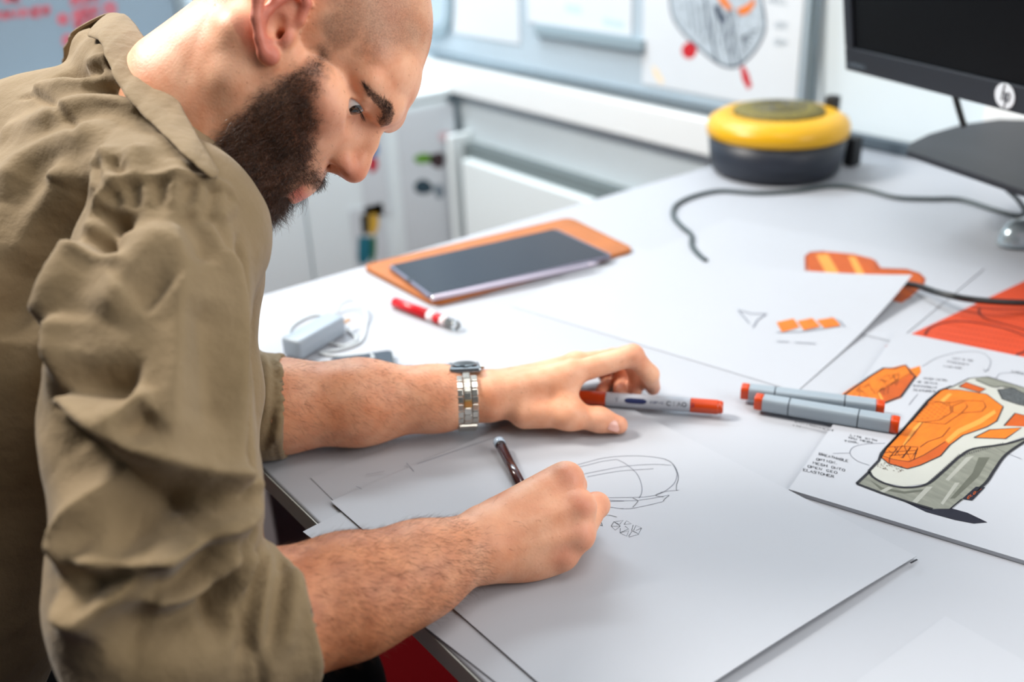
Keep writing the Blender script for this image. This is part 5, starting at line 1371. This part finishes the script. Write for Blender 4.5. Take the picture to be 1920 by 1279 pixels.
def shirt_base():
    s = Sculpt()
    s.chain([PELV + np.array([0, 0, -0.08]), PELV * 0.5 + CHEST * 0.5 + np.array([0, -0.015, 0.0]), CHEST, SN + np.array([-0.015, -0.06, -0.030])], [0.135, 0.125, 0.130, 0.075], 0.06)
    s.cap(SHR + np.array([-0.02, -0.01, -0.01]), SHL, 0.068, 0.070, 0.06)
    s.cap(CHEST + np.array([0.035, 0.0, -0.02]), PELV + np.array([0.01, 0.05, 0]), 0.10, 0.11, 0.06)
    s.cap(CHEST + np.array([-0.085, 0.01, -0.02]), PELV + np.array([-0.07, 0, 0]), 0.115, 0.125, 0.06)
    # rounded upper back
    s.chain([at(235, 235, 0.955), at(90, 315, 0.96), at(-60, 405, 0.96), at(-200, 520, 0.95)], [0.062, 0.072, 0.085, 0.10], 0.06)
    s.cap(SN + np.array([0.0, -0.03, -0.03]), SHR + np.array([-0.03, -0.01, 0.02]), 0.060, 0.050, 0.04)
    s.cap(SN + np.array([0.0, -0.03, -0.03]), SHL + np.array([0.03, -0.01, 0.01]), 0.060, 0.050, 0.04)
    # front of the shirt hanging beyond the arm
    s.chain([at(400, 430, 0.86), at(432, 520, 0.845), at(440, 720, 0.835), at(440, 905, 0.825)], [0.030, 0.018, 0.016, 0.0165], 0.03)
    s.cap(at(370, 500, 0.87), at(360, 880, 0.85), 0.04, 0.045, 0.04)
    # right sleeve
    s.chain([SHR, at(288, 600, 0.735), at(278, 790, 0.712), at(304, 960, 0.702), at(290, 1120, 0.700), at(310, 1190, 0.702)], [0.071, 0.061, 0.068, 0.063, 0.065, 0.064], 0.03)
    cf = nrm(WR - CUFF)
    s.cap(at(310, 1190, 0.702), CUFF - cf * 0.035, 0.064, 0.054, 0.02)
    s.cyl(CUFF - cf * 0.056, CUFF - cf * 0.004, 0.0600, 0.006, 0.006, rb=0.0575)
    # left sleeve
    s.chain([SHL, SHL * 0.5 + LE * 0.5 + np.array([-0.01, -0.01, 0]), LE, LC2 - nrm(LW - LC2) * 0.03], [0.070, 0.066, 0.064, 0.052], 0.03)
    lf_ = nrm(LW - LC2)
    s.cyl(LC2 - lf_ * 0.040, LC2 + lf_ * 0.010, 0.056, 0.006, 0.006, rb=0.0555)
    # room for the neck and arms
    s.cap(NECK + nrm(HO - NECK) * 0.0, NECK + nrm(HO - NECK) * 0.2, 0.056, 0.080, 0.01, cut=True)
    s.chain([at(x_ + 4, y_ + 10, d_) for x_, y_, d_ in [(172, 84, 0.945), (205, 104, 0.922), (238, 138, 0.892), (266, 182, 0.866), (296, 230, 0.846), (330, 274, 0.832), (362, 312, 0.826)]], [0.020, 0.020, 0.022, 0.024, 0.026, 0.028, 0.028], 0.02)
    s.chain([at(*q) for q in [(200, 112, 0.905), (222, 140, 0.872), (240, 168, 0.856), (266, 204, 0.842), (300, 240, 0.832)]], [0.018, 0.021, 0.022, 0.022, 0.024], 0.02)
    s.cyl(CUFF - cf * 0.018, CUFF + cf * 0.06, 0.0515, 0.001, 0.002, cut=True)
    s.cyl(LC2 - lf_ * 0.006, LC2 + lf_ * 0.08, 0.0500, 0.001, 0.002, cut=True)
    return s
sb = shirt_base()
# folds: frame points of the crest or hollow, height in mm (negative = hollow), half width in mm, sharpness
FOLD = [
    ([(84, 768), (104, 756), (127, 757), (180, 796), (239, 839), (297, 865), (372, 887), (446, 900), (482, 920)], 17, 11, 1),
    ([(480, 938), (456, 966), (415, 990), (372, 1012), (297, 1058), (239, 1104), (196, 1147), (172, 1160), (142, 1138), (130, 1108)], 15, 11, 1),
    ([(150, 1046), (212, 1054), (276, 1052), (340, 1026)], 10, 8, 1),
    ([(264, 1126), (318, 1133), (382, 1112), (425, 1064), (453, 1012)], 11, 8, 1),
    ([(222, 880), (190, 912), (159, 948), (138, 1003), (143, 1078)], 11, 11, 1),
    ([(202, 792), (240, 768), (284, 738)], 6, 10, 0),
    ([(128, 590), (112, 670), (98, 742)], 9, 10, 1),
    ([(165, 450), (125, 525), (94, 620)], 9, 14, 0),
    ([(318, 410), (334, 500), (330, 640), (322, 760), (318, 850)], 5, 13, 1),
    ([(352, 376), (396, 440), (430, 510), (441, 600), (440, 760), (442, 880)], 6, 11, 1),
    ([(300, 420), (268, 480), (228, 540), (190, 600)], 4, 14, 0),
    ([(470, 1028), (458, 1090), (446, 1180)], 4, 6, 1), ([(505, 1026), (500, 1080), (488, 1160), (470, 1240)], 3, 5, 1), ([(545, 1032), (552, 1090), (545, 1160), (524, 1240)], 2.5, 7, 0),
    ([(195, 270), (200, 310), (206, 335), (236, 342)], 5, 8, 1), ([(172, 290), (176, 330), (186, 362)], 4, 7, 1), ([(260, 270), (250, 310), (262, 338)], 3, 9, 0), ([(345, 300), (330, 330), (352, 346)], 3, 9, 0),
    ([(0, 380), (40, 324), (90, 292), (150, 268), (210, 252)], 7, 18, 0), ([(60, 176), (120, 166), (190, 148)], 5, 12, 0), ([(90, 224), (170, 200), (240, 200), (300, 226)], 6, 14, 0), ([(150, 128), (190, 112), (214, 110)], 4, 8, 0),
    ([(0, 260), (50, 240), (110, 232)], 4, 16, 0), ([(20, 500), (60, 420), (100, 360), (128, 300)], 6, 14, 0),
    ([(490, 660), (505, 700), (500, 780)], 3, 5, 1), ([(512, 660), (526, 710), (522, 790), (506, 840)], 3, 5, 1), ([(534, 670), (545, 720), (540, 790)], 2, 5, 1),
    # hollows
    ([(70, 744), (110, 726), (165, 720), (225, 722), (258, 730)], -12, 15, 0),
    ([(58, 784), (110, 806), (175, 858), (240, 892), (318, 915), (400, 928), (470, 930)], -16, 19, 0),
    ([(230, 815), (258, 796), (288, 776)], -6, 11, 0),
    ([(200, 990), (262, 986), (330, 966), (400, 948)], -13, 24, 0),
    ([(156, 1098), (205, 1090), (262, 1078), (310, 1048)], -8, 9, 0),
    ([(262, 1100), (320, 1096), (370, 1060), (430, 1000)], -9, 10, 0),
    ([(190, 1186), (260, 1172), (340, 1160), (400, 1126), (440, 1070)], -13, 18, 0),
    ([(452, 1000), (440, 1060), (424, 1140), (414, 1220)], -6, 8, 0), ([(486, 1024), (478, 1090), (466, 1180), (450, 1250)], -5, 6, 0), ([(524, 1028), (526, 1090), (514, 1160), (496, 1240)], -3, 6, 0),
    ([(152, 296), (124, 356), (96, 410), (60, 480), (28, 560), (10, 640)], -12, 24, 0),
    ([(166, 476), (190, 448), (212, 424), (226, 392)], -7, 12, 0), ([(186, 300), (188, 330), (196, 350)], -4, 6, 0), ([(214, 296), (218, 318), (240, 326)], -4, 6, 0),
    ([(240, 560), (275, 540), (310, 560)], -5, 22, 0), ([(345, 400), (368, 440), (386, 500)], -4, 11, 0), ([(384, 400), (412, 450), (424, 480)], -4, 7, 0), ([(385, 560), (392, 680), (400, 820)], -5, 15, 0),
    ([(96, 146), (150, 138), (196, 126)], -6, 9, 0), ([(160, 166), (222, 166), (262, 180), (286, 198)], -7, 8, 0), ([(200, 108), (230, 128), (256, 160)], -4, 7, 0),
    ([(456, 940), (464, 760), (460, 560), (448, 450)], -9, 5, 0), ([(462, 984), (468, 996), (460, 1006)], -5, 6, 0),
    ([(30, 184), (72, 185), (112, 207), (142, 240), (164, 268)], -2.4, 3, 0),
    ([(500, 655), (515, 700), (512, 780), (496, 840)], -3, 4, 0), ([(524, 662), (537, 710), (533, 790)], -2.5, 4, 0),
]
SEAM = [(160, 476), (172, 420), (196, 378), (230, 357), (275, 347), (325, 345), (375, 350), (418, 364), (436, 384)]
for g_ in range(17):                                               # puckers along the shoulder seam
    t_ = (g_ + random.uniform(-0.3, 0.3)) / 16; t_ = min(max(t_, 0), 0.999); k_ = 8 * t_; i_ = int(k_)
    a_ = np.array(SEAM[i_], float); b_ = np.array(SEAM[i_ + 1], float); p_ = a_ + (b_ - a_) * (k_ - i_); n_ = np.array([(b_ - a_)[1], -(b_ - a_)[0]]); n_ = n_ / np.linalg.norm(n_)
    FOLD.append(([tuple(p_ - n_ * random.uniform(34, 84)), tuple(p_ - n_ * 16), tuple(p_ + n_ * random.uniform(2, 12))], (2.4, -1.8)[g_ % 2], 5.5, 0))
FOLD.append((SEAM, -1.8, 3.0, 0)); FOLD.append(([(x + 2, y - 9) for x, y in SEAM], 2.6, 5, 0))
fl = [curve2(p, 5) for p, *_ in FOLD]
allp = np.concatenate(fl); H_ = hits(sb, allp)
lo = np.array([-1.26, -0.36, 0.44]); hi = np.array([-0.50, 0.44, 1.22])
Vs, Fs = sb.mesh(lo, hi, 0.0033)
Vs = relax(Vs, Fs, 2, 0.5)
Ns = normals(Vs, Fs); disp = np.zeros(len(Vs)); k0 = 0
for (p, hgt, wid, shp), l in zip(FOLD, fl):
    Q = H_[k0:k0 + len(l)]; k0 += len(l); Q = Q[~np.isnan(Q).any(1)]
    if len(Q) < 3: continue
    jump = np.linalg.norm(np.diff(Q, axis=0), axis=1)
    w_ = wid * 0.001; best_ = np.full(len(Vs), 1e9); tb_ = np.zeros(len(Vs))
    near = np.where((np.abs(Vs - (Q.min(0) + Q.max(0)) / 2) < (Q.max(0) - Q.min(0)) / 2 + 3.5 * w_).all(1))[0]
    if not len(near): continue
    Vn = Vs[near]; bd = np.full(len(near), 1e9); bt = np.zeros(len(near))
    for j in range(len(Q) - 1):
        if jump[j] > 0.05: continue
        a_, b_ = Q[j], Q[j + 1]; ba = b_ - a_; t_ = np.clip(((Vn - a_) @ ba) / max(ba @ ba, 1e-12), 0, 1)
        d_ = np.sqrt(((Vn - a_ - t_[:, None] * ba) ** 2).sum(1)); m_ = d_ < bd; bd[m_] = d_[m_]; bt[m_] = (j + t_[m_]) / (len(Q) - 1)
    x_ = bd / w_
    prof = np.exp(-(np.sqrt(x_ * x_ + 0.06) - 0.245) * 1.15) if shp else np.exp(-x_ * x_)
    prof = prof * (x_ < 3.4) * np.clip(np.minimum(bt, 1 - bt) * 5 + 0.18, 0, 1)
    disp[near] += 0.0021 * hgt * prof
disp += 0.0016 * vnoise(Vs, 0.034, 1) + 0.0006 * vnoise(Vs, 0.018, 2)
for c_, d_, a0_, e0_ in ((CUFF, nrm(WR - CUFF), 0.052, 0.004), (LC2, nrm(LW - LC2), 0.036, -0.010)):   # rolled cuffs: step, hem and a stitched line
    x_ = (Vs - c_) @ d_; rr_ = np.sqrt(np.maximum(((Vs - c_) ** 2).sum(1) - x_ * x_, 0)); m_ = (rr_ < 0.080) & (rr_ > 0.040)
    disp += m_ * (-0.0042 * np.exp(-((x_ + a0_) / 0.0035) ** 2) + 0.0016 * np.exp(-((x_ + a0_ - 0.010) / 0.006) ** 2) - 0.0012 * np.exp(-((x_ + e0_ + 0.010) / 0.0022) ** 2))
Vs = Vs + Ns * disp[:, None]
Vs = relax(Vs, Fs, 1, 0.3)
shirt = mesh_obj('shirt', Vs, Fs, m_shirt, person, True)
tag(shirt, 'crumpled olive cotton shirt with rolled sleeves')

# collar: band folded over, both halves meeting behind the neck
UPE = [(214, 26, 0.935), (238, 30, 0.915), (266, 66, 0.885), (292, 112, 0.852), (318, 160, 0.826), (346, 214, 0.802), (376, 268, 0.794), (410, 324, 0.792)]
LOE = [(168, 70, 0.930), (190, 78, 0.906), (206, 116, 0.874), (230, 166, 0.838), (266, 210, 0.810), (306, 248, 0.786), (350, 292, 0.778), (396, 332, 0.776)]
MIDN = nrm(np.array([1.0, -0.12, 0.10]))
def over_neck(L, gap):
    H0 = hits(InRoom(), [p[:2] for p in L]); lim = [p[2] if np.isnan(q).any() else (q - CAM) @ FW - gap for p, q in zip(L, H0)]
    H1 = hits(sb, [p[:2] for p in L]); lim = [l if np.isnan(q).any() else min(l, (q - CAM) @ FW - gap - 0.004) for l, q in zip(lim, H1)]
    d = np.minimum([p[2] for p in L], lim)
    for _ in range(3):
        e_ = d.copy(); e_[1:-1] = (d[:-2] + d[1:-1] * 2 + d[2:]) / 4; d = np.minimum(e_, lim)
    return [at(p[0], p[1], q) for p, q in zip(L, d)]
up_ = over_neck(UPE, 0.007); lo_ = over_neck(LOE, 0.009)
C0 = up_[0]
up_s = smooth_path(up_, 6); lo_s = smooth_path(lo_, 6)
def mirror(P): return P - 2 * ((P - C0) @ MIDN)[:, None] * MIDN
def collar_half(U, Lw, flip):
    n = len(U); V = []; F = []; m_ = 8
    cen = NECK
    for i in range(n):
        o_ = nrm((U[i] + Lw[i]) / 2 - cen)
        inn = U[i] - o_ * 0.010 + (Lw[i] - U[i]) * 0.85                 # inner stand
        path = [inn, inn * 0.4 + (U[i] - o_ * 0.008) * 0.6, U[i] - o_ * 0.004, U[i] + o_ * 0.001, U[i] * 0.85 + Lw[i] * 0.15 + o_ * 0.005, U[i] * 0.5 + Lw[i] * 0.5 + o_ * 0.006, U[i] * 0.15 + Lw[i] * 0.85 + o_ * 0.005, Lw[i] + o_ * 0.003, Lw[i] + o_ * 0.0004]
        wob = 0.0012 * math.sin(i * 1.3) + 0.001 * math.sin(i * 2.9 + 1)
        V += [p + o_ * wob for p in path]
    k = 9
    for i in range(n - 1):
        for j in range(k - 1):
            q = (i * k + j, i * k + j + 1, (i + 1) * k + j + 1, (i + 1) * k + j); F.append(tuple(reversed(q)) if flip else q)
    return np.array(V), F
V1, F1 = collar_half(up_s, lo_s, False)
V2 = mirror(V1); F2 = [tuple(reversed(f)) for f in F1]
cmesh = MB(); cmesh.add(V1, F1); cmesh.add(V2, F2)
co_ = cmesh.build('collar', m_shirt, shirt, True)
sol = co_.modifiers.new('thick', 'SOLIDIFY'); sol.thickness = 0.0022; sol.offset = 0
ss = co_.modifiers.new('sub', 'SUBSURF'); ss.levels = 1; ss.render_levels = 1
# trousers, mostly hidden in the dark under the desk
tr_ = Sculpt()
for s in (-1, 1):
    kn = np.array([-0.92 + s * 0.13, 0.275 + 0.02 * s, 0.49]); an = np.array([-0.92 + s * 0.12, 0.20, 0.06])
    tr_.cap(PELV + np.array([s * 0.09, 0, -0.03]), kn, 0.105, 0.075, 0.04); tr_.cap(kn, an, 0.072, 0.055, 0.03)
tr_.cap(PELV + np.array([-0.08, -0.02, -0.02]), PELV + np.array([0.08, -0.02, -0.02]), 0.13, 0.13, 0.04)
Vt, Ft = sculpt_mesh(tr_, 0.008); mesh_obj('trousers', Vt, Ft, mat('black_denim', srgb(20, 20, 24), 0.9, var=0.1, scale=200), person, True)
for s in (-1, 1):
    sh = Sculpt(); a_ = np.array([-0.92 + s * 0.12, 0.17, 0.045]); sh.cap(a_, a_ + np.array([0, 0.19, -0.012]), 0.042, 0.032, 0.02); sh.cap(a_, a_ + np.array([0, 0.02, 0.05]), 0.042, 0.045, 0.02)
    Vt, Ft = sculpt_mesh(sh, 0.006); mesh_obj('shoe', Vt, Ft, mat('black_leather', srgb(22, 20, 20), 0.5), person, True)

# ---- pen in the right hand
pn = thing('drawing_pen', 'slim dark maroon pen with a pale end cap held in the right hand', 'pen', PT)
def pseg(name, prof, m, n=20):
    V, F = lathe(PT, PX, [(r_, d_) for d_, r_ in prof], n); return mesh_obj(name, V, F, m, pn, True)
LP = np.linalg.norm(PTOP - PT)
pseg('nib', [(0.0, 0.0003), (0.004, 0.0006), (0.012, 0.0030)], m_ink)
pseg('grip', [(0.0121, 0.0030), (0.016, 0.0044), (0.045, 0.0052)], mat('pen_dark', srgb(34, 18, 22), 0.3))
pseg('barrel', [(0.0451, 0.0052), (LP - 0.013, 0.0052)], mat('pen_maroon', srgb(58, 30, 34), 0.15, var=0.2, scale=60, coat=0.6))
pseg('collar_band', [(LP - 0.0129, 0.0052), (LP - 0.008, 0.0053)], mat('pen_dark', None))
pseg('end_cap', [(LP - 0.0079, 0.0058), (LP - 0.0015, 0.0059), (LP, 0.0050)], mat('pen_cap_blue_white', srgb(176, 196, 214), 0.15, coat=0.5))

# ---- steel watch on the left wrist
wc_ = LC2 * 0.06 + LW * 0.94 + np.array([0, 0, 0.0]); wc_ = (LW + (LC2 - LW) * 0.085)
wa = nrm(LW - LC2); wu = nrm(np.array([0, 0, 1.0]) - wa * wa[2]); wu = nrm(wu + 0.28 * nrm((FW - wa * (FW @ wa)) * np.array([1, 1, 0]))); wv = np.cross(wa, wu)
wt = thing('wristwatch', 'steel bracelet watch on the left wrist of the man', 'watch', wc_)
RW = 0.0322
m_st = mat('watch_steel', srgb(206, 204, 196), 0.22, metal=0.9, var=0.05, scale=200)
m_gd = mat('watch_gold_tone', srgb(206, 178, 120), 0.25, metal=0.9)
nl = 26
def wpos(a, w_, r_): return wc_ + wa * w_ + (wu * math.cos(a) + wv * math.sin(a)) * r_
V0, F0 = bevelled(*box_vf((-0.5, -0.5, -0.5), (0.5, 0.5, 0.5)), 0.14, 2)
def link(name, a, w0, wd, ln, th, m, par):
    R_ = wu * math.cos(a) + wv * math.sin(a); T_ = -wu * math.sin(a) + wv * math.cos(a); c = wc_ + wa * w0 + R_ * RW
    return mesh_obj(name, [c + wa * v[0] * wd + T_ * v[1] * ln + R_ * v[2] * th for v in V0], F0, m, par, False)
for i in range(nl):
    a = 2 * math.pi * (i + 0.5) / nl
    if a < 0.55 or a > 2 * math.pi - 0.55: continue
    ln = 2 * math.pi * RW / nl
    mid = link('link', a, 0, 0.0080, ln * 1.02, 0.0034, m_gd if i in (6, 19) else m_st, wt)
    for s in (-1, 1): link('side_link', a + math.pi / nl, s * 0.0077, 0.0066, ln * 0.94, 0.0030, m_st, mid)
V, F = bevelled(*box_vf((-0.017, -0.017, 0), (0.017, 0.017, 0.0062)), 0.0028, 3); cb0 = wc_ + wu * (RW - 0.0035)
mesh_obj('case', [cb0 + wa * v[0] + wv * v[1] + wu * v[2] for v in V], F, mat('watch_case', srgb(150, 156, 160), 0.2, metal=0.9), wt)
V, F = lathe(cb0 + wu * 0.0063, wu, [(0.0135, 0), (0.0135, 0.0012), (0.012, 0.0018)], 32); mesh_obj('crystal', V, F, mat('watch_glass', srgb(40, 48, 56), 0.05, coat=1.0), wt)
V, F = lathe(cb0 + wa * 0.0171 + wu * 0.003, wa, [(0.0025, 0), (0.0027, 0.0005), (0.0025, 0.0035)], 16); mesh_obj('crown', V, F, m_st, wt)
V, F = bevelled(*box_vf((-0.0095, -0.0085, -0.0015), (0.0095, 0.0085, 0.0022)), 0.001, 2)
a = math.radians(150) if (wpos(math.radians(150), 0, RW) - wpos(math.radians(210), 0, RW)) @ (CAM - wc_) > 0 else math.radians(210)
R_ = wu * math.cos(a) + wv * math.sin(a); T_ = np.cross(R_, wa); c = wc_ + R_ * (RW + 0.001)
mesh_obj('clasp', [c + wa * v[0] + T_ * v[1] + R_ * v[2] for v in V], F, m_st, wt)
